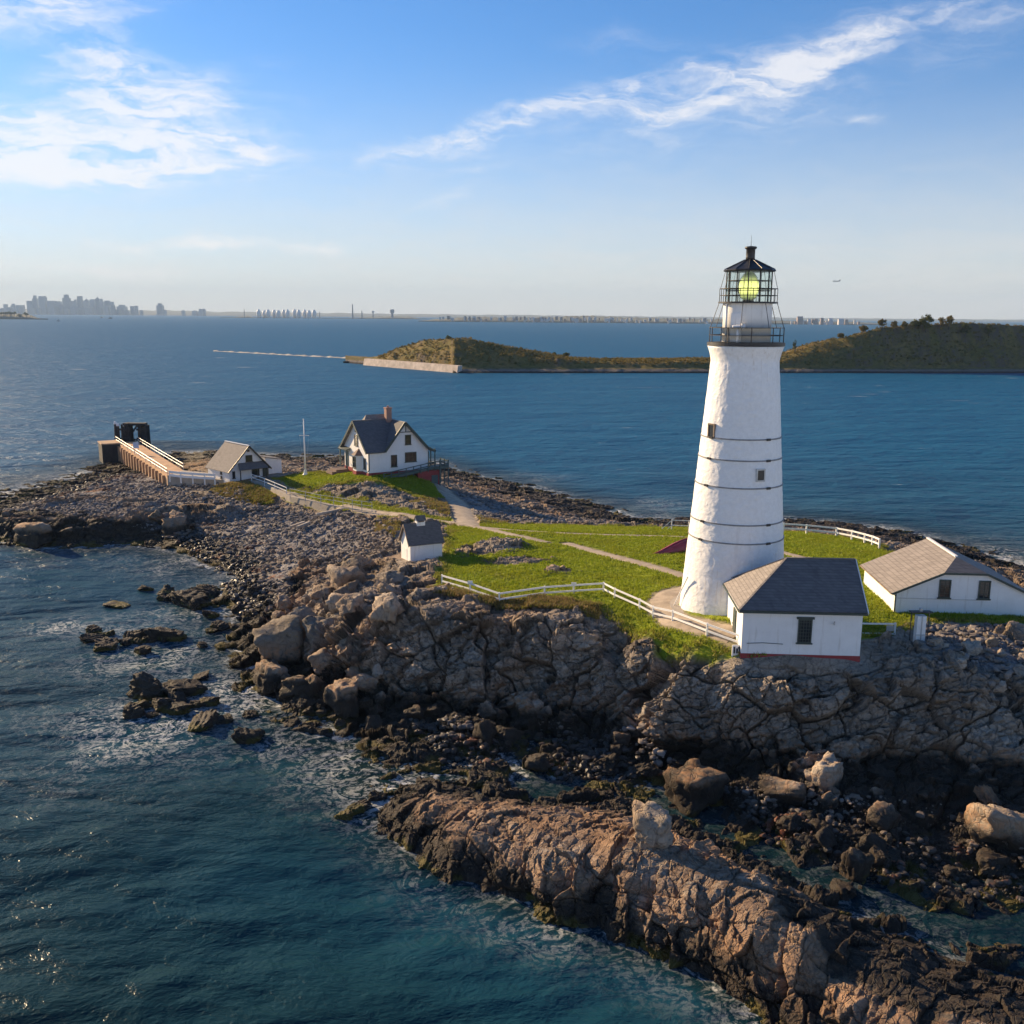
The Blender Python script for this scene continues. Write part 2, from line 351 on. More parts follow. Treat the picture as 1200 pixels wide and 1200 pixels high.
GRASS = [
 [at(*p) for p in ((512,657,6.6),(520,640,6.6),(522,618,6.2),(560,612,5.9),(600,614,5.2),(640,612,4.8),(700,616,4.6),(745,618,4.6),(780,612,5.4),(860,613,5.6),(920,615,6),(985,621,6),(1034,638,6.6),(1060,660,7.3),(1150,690,7.8),(1260,705,7.8),(1260,733,7.7),(1090,731,7.8),(1050,742,7.6),(1012,752,7.6),(1003,770,7.45),(870,772,7.45),(850,766,7.45),(800,757,7.5),(752,741,7.3),(728,730,7.2),(705,716,7.3),(640,708,7.1),(580,704,7.1),(545,700,7.1),(515,685,7.0))],
 [at(*p) for p in ((318,559,4.8),(360,552,5.2),(395,552,6.4),(440,552,6.8),(505,552,6.2),(530,580,4.8),(500,586,5.2),(470,572,6.0),(400,570,5.6),(350,569,4.9))],
 [at(*p) for p in ((330,571,4.5),(360,574,4.8),(400,582,5.1),(440,588,5.4),(500,600,5.8),(530,607,5.9),(525,614,6),(470,604,5.6),(400,593,5),(340,580,4.5))],
 [at(*p) for p in ((300,567,4.5),(325,575,4.4),(312,588,3.2),(292,585,3.2),(285,572,4.3))],
]
ROCKY = [  # outcrops in the lawn: px, py, z, radius x, radius y
 (578,640,7.4,3.4,2.6),(600,656,7.3,3.6,1.6),(655,672,7.3,1.6,.9),(550,643,6.9,1.3,1.6),(640,716,7.0,3.0,.9)]
PATH_D = lambda x, y: np.min([line_d(x, y, p) - w / 2 for p, w in PATHS.values()], axis=0)

FOOT = [[at(866,771,7.45), at(1009,775,7.45), at(1003,705,7.9), at(862,705,7.9)], [at(480,660,6.35), at(517,656,6.4), at(505,640,6.4), at(466,645,6.3)], [at(1045,718,7.9), at(1210,722,7.9), at(1170,690,7.9), at(1005,690,7.9)], [at(430,562,6.6), at(505,558,6.2), at(490,545,6.2), at(395,550,6.4)], [at(268,566,4.4), at(330,560,4.4), at(300,548,4.0), at(245,555,4.2)]]
LEDGE = [at(*c) for c in ((450,960,.5),(480,930,.7),(560,932,1.2),(700,942,1.0),(800,972,1.1),(930,1040,.6),(1100,1120,.2),(1300,1180,.5),(1300,1260,.5),(880,1260,0),(850,1165,0),(700,1100,0),(560,1050,0),(470,1000,0))]
RIDGES = [([at(*c) for c in ((-30,616,1),(40,618,1.2),(100,621,1.4),(170,612,1.6),(225,606,1.8),(265,603,2.2))], 3.0, 1.2), ([at(*c) for c in ((60,596,1),(100,588,1.6),(140,590,1.8),(175,597,1.8))], 2.2, .9), ([at(*c) for c in ((225,582,2.6),(262,590,2.8),(300,596,2.8))], 1.6, .5)]
def terrain():
    dense = np.concatenate((np.linspace(30, 80, 1700), np.linspace(80, 235, 2200)[1:]))
    us = np.linspace(-.64, .68, 1180); NR = 1000
    co = np.zeros((len(us), NR, 3))
    for i, u in enumerate(us):
        z = hb(u * dense, dense)
        dy = np.diff(dense); dz = np.diff(z); ym = (dense[1:] + dense[:-1]) / 2; zm = (z[1:] + z[:-1]) / 2
        w = np.sqrt((.42 * dy) ** 2 + dz ** 2) / ym * np.where(zm < -.7, .12, 1.0)
        s = np.concatenate(((0,), np.cumsum(w)))
        yy = np.interp(np.linspace(0, s[-1], NR), s, dense)
        co[i, :, 0] = u * yy; co[i, :, 1] = yy
    # even out the spacing between neighbouring columns
    k = 9; ypad = np.pad(co[:, :, 1], ((k, k), (0, 0)), 'edge'); ys = np.mean([ypad[j:j + len(us)] for j in range(2 * k + 1)], 0)
    co[:, :, 1] = ys; co[:, :, 0] = us[:, None] * ys
    P = co.reshape(-1, 3); x, y = P[:, 0], P[:, 1]
    z = hb(x, y); P[:, 2] = z
    e = .5; gxx = (hb(x + e, y) - hb(x - e, y)) / (2 * e); gyy = (hb(x, y + e) - hb(x, y - e)) / (2 * e)
    N = np.stack((-gxx, -gyy, np.ones_like(gxx)), 1); N /= np.linalg.norm(N, axis=1)[:, None]
    slope = np.hypot(gxx, gyy)
    n1 = fbm(P * .45, 5, 4)
    gr = np.full(len(P), -9.0)
    for g in GRASS: gr = np.maximum(gr, poly_sd(x, y, g))
    gr = gr + n1 * 1.1
    for px, py, zz, rx, ry in ROCKY:
        c = at(px, py, zz); d = np.hypot((x - c[0]) / rx, (y - c[1]) / ry)
        gr = np.minimum(gr, (d - 1) * min(rx, ry) + n1 * .7 + fbm(P * 1.6, 9, 3) * .5)
    grass = sstep(gr, -.25, .35)
    pd = PATH_D(x, y); pm = sstep(pd, .45, .0)
    # beaches of cobbles
    cob = np.zeros(len(P))
    for pl in ([(0,598,1.2),(120,556,.8),(215,555,2.5),(300,596,2.8),(345,600,2.9),(420,604,4.4),(462,615,5.5),(455,640,5),(400,655,3.5),(340,668,1.6),(335,712,.8),(285,720,.2),(255,660,.3),(200,628,.6),(120,606,1.6)],
               [(1090,735,7.7),(1270,730,7.6),(1270,800,6.3),(1150,790,6.6),(1085,770,7.2),(1060,745,7.6)],
               [(500,574,4),(560,580,3.2),(620,596,3.2),(740,616,2.6),(640,611,4.4),(560,610,5.4),(550,600,5)]):
        cob = np.maximum(cob, sstep(poly_sd(x, y, [at(*p) for p in pl]) + n1 * .8, -.5, .8))
    rid = np.zeros(len(P))
    for ln_, w_, h_ in RIDGES:
        f_ = sstep(line_d(x, y, ln_) + n1 * 1.2, w_, w_ * .3); rid = np.maximum(rid, f_); P[:, 2] += f_ * h_ * (1 + .6 * n1)
    cob = cob * (1 - rid)
    led = sstep(poly_sd(x, y, LEDGE) + n1, -.8, .8)
    rock = (1 - grass) * (1 - pm)
    big = rock * (1 - .8 * cob)
    # fractured bedrock: tilted blocks along joints, three sizes
    a = R(12); M = np.array(((math.cos(a), math.sin(a), .25), (-math.sin(a), math.cos(a), .12), (-.22, .3, 1.0)))
    Q = P @ M.T; Q = Q + .35 * np.stack([fbm(P * .5, s, 3) for s in (21, 22, 23)], 1)
    D = np.zeros((len(P), 3)); sel = big > .02; q = Q[sel]; m = big[sel]; nn = N[sel]
    tot = np.zeros(len(q)); tint = np.zeros(len(q)); crev = np.zeros(len(q))
    near = sstep(np.hypot(x[sel], y[sel]), 150, 70) * .35 + .65
    ls = led[sel]; la, lb = at(480, 945, 1.5), at(1150, 1170, 1.5); ld_ = (lb - la)[:2] / np.linalg.norm((lb - la)[:2])
    ql = np.stack((P[sel] @ np.array((ld_[0], ld_[1], .35)), P[sel] @ np.array((-ld_[1], ld_[0], .15)), P[sel][:, 2] + .25 * P[sel] @ np.array((ld_[1], -ld_[0], 0))), 1) + .4 * np.stack([fbm(P[sel] * .4, s, 3) for s in (61, 62, 63)], 1)
    def layer(q_, sx, amp, til, gro, gw, kx, sd):
        b, cid, off = worley(q_ / np.array(sx), sd, True)
        rv = np.stack((idrand(cid, 1) - .5, idrand(cid, 2) - .5, idrand(cid, 3) - .5), 1); g = sstep(b, gw, .0)
        return amp * (idrand(cid, 4) - .5) * 1.5 + til * (off * rv).sum(1) * 2.2 * sx[1] - gro * g, g * (1, .8, .4)[kx], (idrand(cid, 6) - .5) * (.5, .35, .2)[kx]
    for kx, (A_, B_) in enumerate(((((3.2, 2.4, 4.6), .85, .24, .50, .05), ((7.0, 3.4, 3.0), .22, .15, .16, .03)), (((1.5, 1.1, 1.5), .34, .34, .18, .06), ((1.1, 3.0, 2.2), .15, .17, .12, .05)), (((.62, .5, .44), .12, .36, .05, .09), ((.5, .9, .5), .07, .22, .035, .08)))):
        t0, g0, c0 = layer(q, *A_, kx, 31 + kx); t1, g1, c1 = layer(ql, *B_, kx, 81 + kx)
        tot += t0 * (1 - ls) + t1 * ls; crev = np.maximum(crev, g0 * (1 - ls) + g1 * ls); tint += c0 * (1 - ls) + c1 * ls
    tot += .10 * fbm(q * 2.3, 41, 4, ridge=True) + .3 * fbm(q * .3, 43, 2)
    tot = tot * (1 - .3 * ls)
    strength = np.clip(.55 + .55 * np.clip(slope[sel], 0, 1.2), 0, 1.1) * m * near
    D[sel] = nn * (tot * strength)[:, None]
    keep = np.ones(len(P))
    for fp_ in FOOT: keep = np.minimum(keep, sstep(-poly_sd(x, y, fp_), .25, 1.9))
    D *= keep[:, None]
    deep = sstep(z, -1.2, -.2)
    D *= (.3 + .7 * deep)[:, None]
    # cobble bumps and turf
    D[:, 2] += cob * rock * (.10 * fbm(P * 1.7, 51, 3) + .22 * fbm(P * .5, 53, 2))
    D[:, 2] += grass * (1 - pm) * (.10 * fbm(P * .9, 55, 3) + .05 * fbm(P * 3.1, 57, 3))
    D[:, 2] -= pm * .05
    P2 = P + D
    tt = np.zeros(len(P)); tt[sel] = tint; cc = np.zeros(len(P)); cc[sel] = crev
    n = len(us); idx = np.arange(n * NR).reshape(n, NR)
    quads = np.stack((idx[:-1, :-1], idx[1:, :-1], idx[1:, 1:], idx[:-1, 1:]), -1).reshape(-1, 4)
    zq = P2[quads, 2].max(1); quads = quads[zq > -1.3]
    used = np.unique(quads); remap = np.full(len(P), -1); remap[used] = np.arange(len(used))
    at1 = np.stack((grass, cob * rock, np.clip(tt + .5, 0, 1)), 1)[used]
    wet = np.zeros(len(P))  # tide-wet rock, plus shade painted on the ledge's right end and lower cliffs
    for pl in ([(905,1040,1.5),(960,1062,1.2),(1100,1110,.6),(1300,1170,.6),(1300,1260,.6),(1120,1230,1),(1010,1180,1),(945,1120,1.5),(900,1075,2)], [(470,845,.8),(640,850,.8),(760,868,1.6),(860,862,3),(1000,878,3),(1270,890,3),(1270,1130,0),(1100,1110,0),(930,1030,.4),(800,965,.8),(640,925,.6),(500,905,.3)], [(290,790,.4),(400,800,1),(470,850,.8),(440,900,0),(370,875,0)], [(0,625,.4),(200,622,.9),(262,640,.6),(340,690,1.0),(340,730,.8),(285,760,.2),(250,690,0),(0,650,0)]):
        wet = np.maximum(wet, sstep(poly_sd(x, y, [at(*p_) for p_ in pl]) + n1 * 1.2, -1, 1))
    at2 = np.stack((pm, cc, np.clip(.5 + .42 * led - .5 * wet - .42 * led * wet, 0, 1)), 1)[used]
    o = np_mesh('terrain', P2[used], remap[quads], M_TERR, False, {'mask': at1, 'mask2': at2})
    tag(o, kind='structure')
    # top surface of the finished ground, for setting things down
    G = np.full(HG.shape, -9.0)
    jj = np.clip(np.round((P2[:, 1] - GY0) / GS).astype(int), 0, G.shape[0] - 1); ii = np.clip(np.round((P2[:, 0] - GX0) / GS).astype(int), 0, G.shape[1] - 1)
    np.maximum.at(G, (jj, ii), P2[:, 2]); G = np.where(G < -8, HG, G)
    return o, G

def rock_nodes(T, pos, tint, crev=None, led=None):
    """granite, rust and tide-line colours by height above the water; returns colour, roughness, bump height"""
    zz = T.n('ShaderNodeSeparateXYZ', {0: pos}).outputs[2]
    n1 = T.noise(pos, .35, 5, .6); n2 = T.noise(pos, 2.2, 6, .65); n3 = T.noise(T.map(pos, (1, 1, 1.0), (0, 0, 0), (40, 3, 9)), .16, 3, .5); n4 = T.noise(pos, 9.0, 5, .7)
    c = T.mix(T.ss(n1, .35, .65), (.275, .22, .17), (.33, .28, .225))
    c = T.mix(T.ss(n2, .52, .75), c, (.37, .31, .245))
    c = T.mix(T.m('MULTIPLY', T.ss(n3, .46, .62), .45), c, (.30, .18, .095))
    c = T.mix(T.m('MULTIPLY', T.ss(n2, .46, .30), .7), c, (.085, .075, .066))
    c = T.mix(T.m('MULTIPLY', T.ss(n4, .60, .72), .35), c, (.46, .42, .36))
    tv = T.m('ADD', .62, T.m('MULTIPLY', tint, .76))
    c = T.mix(1.0, c, T.n('ShaderNodeCombineColor', {0: tv, 1: tv, 2: tv}).outputs[0], 'MULTIPLY')
    ck = [T.n('ShaderNodeTexVoronoi', {'Vector': T.map(T.n('ShaderNodeVectorMath', {0: pos, 1: T.n('ShaderNodeTexNoise', {'Vector': pos, 'Scale': .9, 'Detail': 3}).outputs['Color']}, operation='ADD').outputs[0], sc_, (.15, -.2, .5)), 'Scale': s_}, feature='DISTANCE_TO_EDGE').outputs['Distance'] for sc_, s_ in (((1.3, .8, .28), .62), ((.7, .9, 2.6), 1.1))]
    ckm = T.m('MAXIMUM', T.ss(ck[0], .028, .004), T.m('MULTIPLY', T.ss(ck[1], .030, .004), T.ss(n1, .42, .58)))
    c = T.mix(T.m('MULTIPLY', ckm, .24), c, (.05, .043, .037))
    c = T.mix(T.m('MULTIPLY', T.ss(T.noise(T.map(pos, (2.2, 2.2, .3), (0, 0, 0), (9, 1, 4)), 1, 5, .65), .62, .74), .5), c, (.10, .09, .08))
    c = T.mix(T.m('MULTIPLY', T.m('MULTIPLY', T.ss(n3, .40, .30), T.ss(n4, .50, .62)), .5), c, (.30, .20, .05))
    if crev is not None: c = T.mix(T.m('MULTIPLY', crev, .5), c, (.06, .052, .045))
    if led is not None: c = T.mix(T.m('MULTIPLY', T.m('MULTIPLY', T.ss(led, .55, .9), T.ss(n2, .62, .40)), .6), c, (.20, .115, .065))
    # black tide band with rusty upper edge, raised through led where shade is painted, weed at the water
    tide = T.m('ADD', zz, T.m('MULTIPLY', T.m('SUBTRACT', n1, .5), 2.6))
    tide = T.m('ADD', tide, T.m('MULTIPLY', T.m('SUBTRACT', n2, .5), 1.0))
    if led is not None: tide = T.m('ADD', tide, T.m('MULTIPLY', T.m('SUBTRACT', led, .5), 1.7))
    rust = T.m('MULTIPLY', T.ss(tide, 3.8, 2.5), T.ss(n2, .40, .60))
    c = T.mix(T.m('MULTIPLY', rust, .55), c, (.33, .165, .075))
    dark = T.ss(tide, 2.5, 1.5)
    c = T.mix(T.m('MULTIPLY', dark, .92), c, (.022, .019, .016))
    weed = T.m('MULTIPLY', T.ss(T.m('ADD', zz, T.m('MULTIPLY', n2, .5)), .75, .45), T.ss(n1, .48, .56))
    c = T.mix(T.m('MULTIPLY', weed, .8), c, (.105, .085, .018))
    ro = T.m('ADD', .92, T.m('MULTIPLY', dark, -.2))
    h = T.m('ADD', T.m('MULTIPLY', n2, .6), T.m('MULTIPLY', n4, .35))
    crk = T.n('ShaderNodeTexVoronoi', {'Vector': T.map(pos, (1.3, 1.3, 1.8), (.2, .3, .5)), 'Scale': 1.1}, feature='DISTANCE_TO_EDGE').outputs['Distance']
    h = T.m('ADD', h, T.m('MULTIPLY', T.ss(crk, .0, .05), .35)); h = T.m('SUBTRACT', h, T.m('MULTIPLY', ckm, .5))
    return c, ro, h, zz, (n1, n2, n4)
def mat_rock(name, obj_tint=True):
    m, T, b = material(name)
    g = T.n('ShaderNodeNewGeometry').outputs['Position']
    ti = T.n('ShaderNodeObjectInfo').outputs['Random']
    c, ro, h, zz, _ = rock_nodes(T, g, ti)
    lk(T, c, b, 'Base Color'); lk(T, ro, b, 'Roughness'); lk(T, T.bump(h, .75, .16), b, 'Normal'); b.inputs['Specular IOR Level'].default_value = .16
    return m
def mat_terrain():
    m, T, b = material('ground')
    g = T.n('ShaderNodeNewGeometry').outputs['Position']
    a1 = T.n('ShaderNodeSeparateColor', {0: T.n('ShaderNodeAttribute', attribute_name='mask').outputs['Color']}).outputs
    a2 = T.n('ShaderNodeSeparateColor', {0: T.n('ShaderNodeAttribute', attribute_name='mask2').outputs['Color']}).outputs
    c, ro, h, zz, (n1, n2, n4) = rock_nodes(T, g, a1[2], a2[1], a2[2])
    # gravel and cobbles between the stones
    vo = T.n('ShaderNodeTexVoronoi', {'Vector': g, 'Scale': 3.2})
    vg = T.n('ShaderNodeSeparateColor', {0: vo.outputs['Color']}).outputs[0]
    cobc = T.mix(vg, (.13, .12, .12), (.34, .31, .29)); cobc = T.mix(T.ss(zz, 1.5, .6), cobc, (.035, .03, .028))
    cobc = T.mix(T.m('MULTIPLY', T.ss(n1, .56, .64), T.ss(zz, 2.4, 1.2)), cobc, (.20, .075, .035))
    c = T.mix(a1[1], c, cobc)
    # turf
    q1 = T.noise(g, .22, 4, .6); q2 = T.noise(g, 1.3, 5, .65); q3 = T.noise(g, 11, 4, .7)
    gc = T.mix(T.ss(q1, .35, .65), (.21, .27, .012), (.30, .34, .022))
    gc = T.mix(T.ss(q2, .45, .75), gc, (.085, .14, .010))
    gc = T.mix(T.m('MULTIPLY', T.ss(q3, .45, .7), .6), gc, (.20, .23, .035))
    gc = T.mix(T.m('MULTIPLY', T.ss(q2, .40, .28), .5), gc, (.20, .16, .05))
    c = T.mix(a1[0], c, gc)
    c = T.mix(T.m('MULTIPLY', T.m('MULTIPLY', T.ss(T.noise(g, .5, 4, .65), .58, .68), a1[0]), .55), c, (.25, .20, .07))
    c = T.mix(T.m('MULTIPLY', a2[0], .8), c, (.33, .27, .20))
    lk(T, c, b, 'Base Color')
    lk(T, T.m('ADD', T.m('MULTIPLY', ro, T.m('SUBTRACT', 1.0, a1[0])), T.m('MULTIPLY', a1[0], .95)), b, 'Roughness')
    hg = T.m('ADD', T.m('MULTIPLY', q3, .8), T.m('MULTIPLY', q2, .6))
    hh = T.m('ADD', T.m('MULTIPLY', h, T.m('SUBTRACT', 1.0, a1[0])), T.m('MULTIPLY', hg, a1[0]))
    lk(T, T.bump(hh, .8, .22), b, 'Normal'); b.inputs['Specular IOR Level'].default_value = .16
    return m
M_TERR = mat_terrain(); M_ROCK = mat_rock('granite')
TERR, HT = terrain()
def ht(x, y): return float(bil(HT, x, y))

# ------------------------------------------------------------------ sea
def mat_sea():
    m, T, b = material('sea_water')
    g = T.n('ShaderNodeNewGeometry').outputs['Position']
    a = T.n('ShaderNodeSeparateColor', {0: T.n('ShaderNodeAttribute', attribute_name='shore').outputs['Color']}).outputs
    big = T.noise(T.map(g, (.012, .02, 1)), 1, 3, .5)
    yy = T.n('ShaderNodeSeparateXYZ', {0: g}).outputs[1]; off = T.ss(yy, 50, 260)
    c = T.mix(off, (.0075, .030, .039), (.008, .092, .190))  # bluer far out: sky reflection put into the water's base colour
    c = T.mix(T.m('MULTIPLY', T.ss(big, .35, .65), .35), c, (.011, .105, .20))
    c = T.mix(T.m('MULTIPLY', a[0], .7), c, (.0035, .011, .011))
    # foam: lacy patches near the rocks, thin crests out at sea
    f1 = T.noise(T.map(g, (1, 1, 1)), .55, 6, .68, 1.6); f2 = T.noise(g, 2.4, 5, .7, .8)
    lace = T.m('ABSOLUTE', T.m('SUBTRACT', f1, .5))
    lace = T.m('MULTIPLY', T.ss(lace, .085, .01), T.ss(f2, .40, .56))
    fo = T.m('MULTIPLY', T.m('MULTIPLY', a[1], lace), .8)
    patchy = T.ss(T.noise(g, .09, 3, .5), .42, .62)
    fo = T.m('MULTIPLY', fo, T.m('ADD', .25, T.m('MULTIPLY', patchy, .75)))
    surf = T.m('MULTIPLY', T.ss(a[2], .45, .95), T.ss(T.m('ADD', f1, T.m('MULTIPLY', f2, .5)), .74, .90))
    fo = T.m('MAXIMUM', fo, surf)
    caps = T.m('MULTIPLY', T.ss(T.noise(T.map(g, (.10, .35, 1), (0, 0, .2)), 1, 5, .62), .685, .75), T.ss(f2, .42, .6))
    far = T.m('MULTIPLY', T.ss(T.noise(T.map(g, (.03, .12, 1), (0, 0, .1)), 1, 5, .6), .665, .73), .8)
    caps = T.m('MAXIMUM', T.m('MULTIPLY', caps, T.ss(yy, 90, 160)), T.m('MULTIPLY', far, T.ss(yy, 250, 500)))
    fo = T.m('MAXIMUM', fo, T.m('MULTIPLY', caps, .8))
    c = T.mix(fo, c, (.72, .73, .72))
    lk(T, c, b, 'Base Color'); lk(T, T.m('ADD', T.m('ADD', .25, T.m('MULTIPLY', off, .22)), T.m('MULTIPLY', fo, .4)), b, 'Roughness'); b.inputs['IOR'].default_value = 1.33; lk(T, T.m('ADD', .075, T.m('MULTIPLY', off, .035)), b, 'Specular IOR Level')
    w1 = T.noise(T.map(g, (.62, 1.0, 1), (0, 0, R(24))), 1.0, 4, .62, .5)
    w2 = T.noise(T.map(g, (.65, 1.0, 1), (0, 0, R(-10))), 3.0, 3, .6, .3)
    w3 = T.noise(T.map(g, (.6, 1.0, 1), (0, 0, R(14))), .28, 5, .66, .4)
    w4 = T.noise(T.map(g, (.5, 1.0, 1), (0, 0, R(8))), .05, 4, .65)
    n = T.bump(w4, .6, 6.0); n = T.bump(w3, T.m('ADD', .32, T.m('MULTIPLY', off, .5)), 1.3, n); n = T.bump(w1, T.m('ADD', .5, T.m('MULTIPLY', off, .4)), .36, n); n = T.bump(w2, .6, .08, n)
    lk(T, n, b, 'Normal')
    return m
def sea():
    us = np.linspace(-1.1, 1.1, 1300)
    k = np.linspace(1 / 24.0, 1 / 2400.0, 1050); ys = 1 / k; ys = np.concatenate((ys, np.geomspace(2600, 16000, 40)))
    U, Y = np.meshgrid(us, ys, indexing='ij'); X = U * Y; n, r = X.shape
    x, y = X.ravel(), Y.ravel(); z = np.zeros(len(x)); rng = np.random.RandomState(4)
    cell = y * y / 24.0 * .0235 * 1.2
    calm = sstep(hb(x, y), .6, -1.5); calm = np.where((x < GX0) | (x > GX1) | (y > GY1) | (y < GY0), 1, calm)
    p = np.stack((x, y, np.zeros_like(x)), 1)
    gw = fbm(p * .05, 71, 2) * 3
    for lam, amp in ((26, .13), (15, .10), (9, .085), (5.5, .065), (3.4, .042), (2.2, .03)):
        for q in range(3):
            th = R(80 + rng.uniform(-38, 38)); ph = rng.uniform(0, 6.28)
            f = (x * math.cos(th) + y * math.sin(th)) * 2 * math.pi / lam + ph + gw * (9 / lam)
            s_ = 1 - np.abs(np.sin(f / 2)); s_ = s_ * s_ * 1.6 - .6 * (1 - s_)
            z += amp * .24 * s_ * sstep(lam / cell, 2.2, 6)
    z = (z - .12) * (.18 + .82 * calm) * (.75 + .5 * fbm(p * .03, 73, 2))
    hs = np.where((x < GX0) | (x > GX1) | (y > GY1) | (y < GY0), -3, bil(SHORE, x, y))
    prox = np.where((x < GX0) | (x > GX1) | (y > GY1) | (y < GY0), 0, bil(NEAR, x, y))
    for (px, py, rx, ry, s_) in FOAM:
        c = at(px, py, 0); prox = np.maximum(prox, s_ * np.exp(-((x - c[0]) / rx) ** 2 - ((y - c[1]) / ry) ** 2))
    chn = sstep(poly_sd(x, y, [at(*c) for c in ((560,925,0),(700,915,0),(860,925,0),(1000,970,0),(1300,1040,0),(1300,1200,0),(1130,1130,0),(980,1060,0),(850,1000,0),(700,955,0))]), -1.5, 1.5)
    prox = prox * (1 - .82 * chn)
    sh = np.stack((sstep(hs, -1.8, -.3), np.clip(prox, 0, 1), np.clip(sstep(hs, -.55, -.05) * prox, 0, 1)), 1)
    idx = np.arange(n * r).reshape(n, r)
    quads = np.stack((idx[:-1, :-1], idx[1:, :-1], idx[1:, 1:], idx[:-1, 1:]), -1).reshape(-1, 4)
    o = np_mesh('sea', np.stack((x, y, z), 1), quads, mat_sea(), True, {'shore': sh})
    return tag(o, kind='structure')
# places where the swell breaks (photograph position, reach in metres, strength)
FOAM = [(230,740,9,14,.9),(300,800,7,9,1.0),(190,850,8,8,.9),(270,690,8,9,1.0),(120,740,6,8,.6),(470,925,5,4,1.0),(430,905,5,5,.7),(330,850,7,6,.8),(210,655,12,7,.9),(75,735,3,3,.9),(1150,1070,6,5,.6),(560,560,14,6,.8),(680,590,14,6,1.0),(720,600,8,6,1.0),(30,575,16,10,1.0),(110,560,10,8,.9),(1185,660,10,12,1.0),(480,985,3,3,.9),(560,1040,3,3,.5)]
_pos = (HG > -.2).astype(float); SHORE = HG.copy(); NEAR = np.zeros_like(HG)
def _blur(A, k):
    for ax in (0, 1):
        P_ = np.pad(A, [(k, k) if a == ax else (0, 0) for a in (0, 1)], 'edge')
        C_ = np.cumsum(np.insert(P_, 0, 0, axis=ax), axis=ax)
        A = (np.take(C_, range(2 * k + 1, C_.shape[ax]), ax) - np.take(C_, range(0, C_.shape[ax] - 2 * k - 1), ax)) / (2 * k + 1)
    return A
NEAR = np.clip(_blur(_blur(_pos, 5), 4) * 2.2, 0, 1) * .75
SEA = sea()

# ------------------------------------------------------------------ materials of the buildings
def mat_plain(name, c, rough=.6, var=.12, scale=1.5, bump=.0, metal=0.0, wear=None):
    m, T, b = material(name)
    p = T.n('ShaderNodeTexCoord').outputs['Object']
    n = T.noise(p, scale, 5, .65)
    cc = T.mix(T.ss(n, .3, .7), tuple(x * (1 - var) for x in c), tuple(min(1, x * (1 + var)) for x in c))
    if wear and name.startswith('white'):
        cc = T.mix(T.m('MULTIPLY', T.ss(T.noise(T.map(p, (3.5, 3.5, .35)), 1, 5, .62), .54, .72), .38), cc, (.50, .45, .39))
    if wear: cc = T.mix(T.m('MULTIPLY', T.ss(T.noise(p, scale * 1.7, 6, .7), .58, .70), wear[1]), cc, wear[0])
    lk(T, cc, b, 'Base Color'); b.inputs['Roughness'].default_value = rough; b.inputs['Metallic'].default_value = metal
    if bump: lk(T, T.bump(T.noise(p, scale * 9, 4, .6), .5, bump), b, 'Normal')
    return m
def mat_clap(name, c, step=.14):
    """painted boards lapped one over the other"""
    m, T, b = material(name)
    p = T.n('ShaderNodeTexCoord').outputs['Object']
    z = T.n('ShaderNodeSeparateXYZ', {0: p}).outputs[2]
    f = T.m('FRACT', T.m('DIVIDE', z, step))
    n = T.noise(p, 1.1, 5, .65); st = T.noise(T.map(p, (4, 4, .5)), 1, 5, .6)
    cc = T.mix(T.ss(n, .3, .7), tuple(x * .93 for x in c), c)
    cc = T.mix(T.m('MULTIPLY', T.ss(st, .58, .75), .35), cc, (.50, .46, .42))
    lk(T, cc, b, 'Base Color'); b.inputs['Roughness'].default_value = .6
    lk(T, T.bump(f, .35, .03), b, 'Normal'); return m
def mat_shingle(name, c1, c2):
    m, T, b = material(name)
    p = T.n('ShaderNodeTexCoord').outputs['Object']; s = T.n('ShaderNodeSeparateXYZ', {0: p}).outputs
    row = T.m('DIVIDE', s[2], .15); xx = T.m('ADD', T.m('ADD', s[0], s[1]), T.m('MULTIPLY', T.m('FLOOR', row), .37))
    ce = T.n('ShaderNodeCombineXYZ', {0: T.m('FLOOR', T.m('DIVIDE', xx, .26)), 1: T.m('FLOOR', row)}).outputs[0]
    wn = T.n('ShaderNodeTexWhiteNoise', {'Vector': ce}).outputs[0]
    n = T.noise(p, .7, 5, .65)
    cc = T.mix(T.m('ADD', T.m('MULTIPLY', wn, .55), T.m('MULTIPLY', n, .45)), c1, c2)
    cc = T.mix(T.m('MULTIPLY', T.ss(n, .55, .72), .4), cc, tuple(x * .55 for x in c1))
    lk(T, cc, b, 'Base Color'); b.inputs['Roughness'].default_value = .85
    cc = T.mix(T.m('MULTIPLY', T.ss(T.m('FRACT', row), .16, .04), .6), cc, tuple(x * .35 for x in c1)); lk(T, cc, b, 'Base Color')
    lk(T, T.bump(T.m('ADD', T.m('FRACT', row), T.m('MULTIPLY', wn, .5)), .8, .05), b, 'Normal'); return m
def mat_brick(name, c, mortar, w=.22, h=.075):
    m, T, b = material(name)
    p = T.n('ShaderNodeTexCoord').outputs['Object']; s = T.n('ShaderNodeSeparateXYZ', {0: p}).outputs
    v = T.n('ShaderNodeCombineXYZ', {0: T.m('ADD', s[0], s[1]), 1: s[2]}).outputs[0]
    bt = T.n('ShaderNodeTexBrick', {'Vector': v, 'Color1': (*c, 1), 'Color2': (*[x * .7 for x in c], 1), 'Mortar': (*mortar, 1), 'Scale': 1, 'Brick Width': w, 'Row Height': h, 'Mortar Size': .012})
    lk(T, bt.outputs[0], b, 'Base Color'); b.inputs['Roughness'].default_value = .85; return m
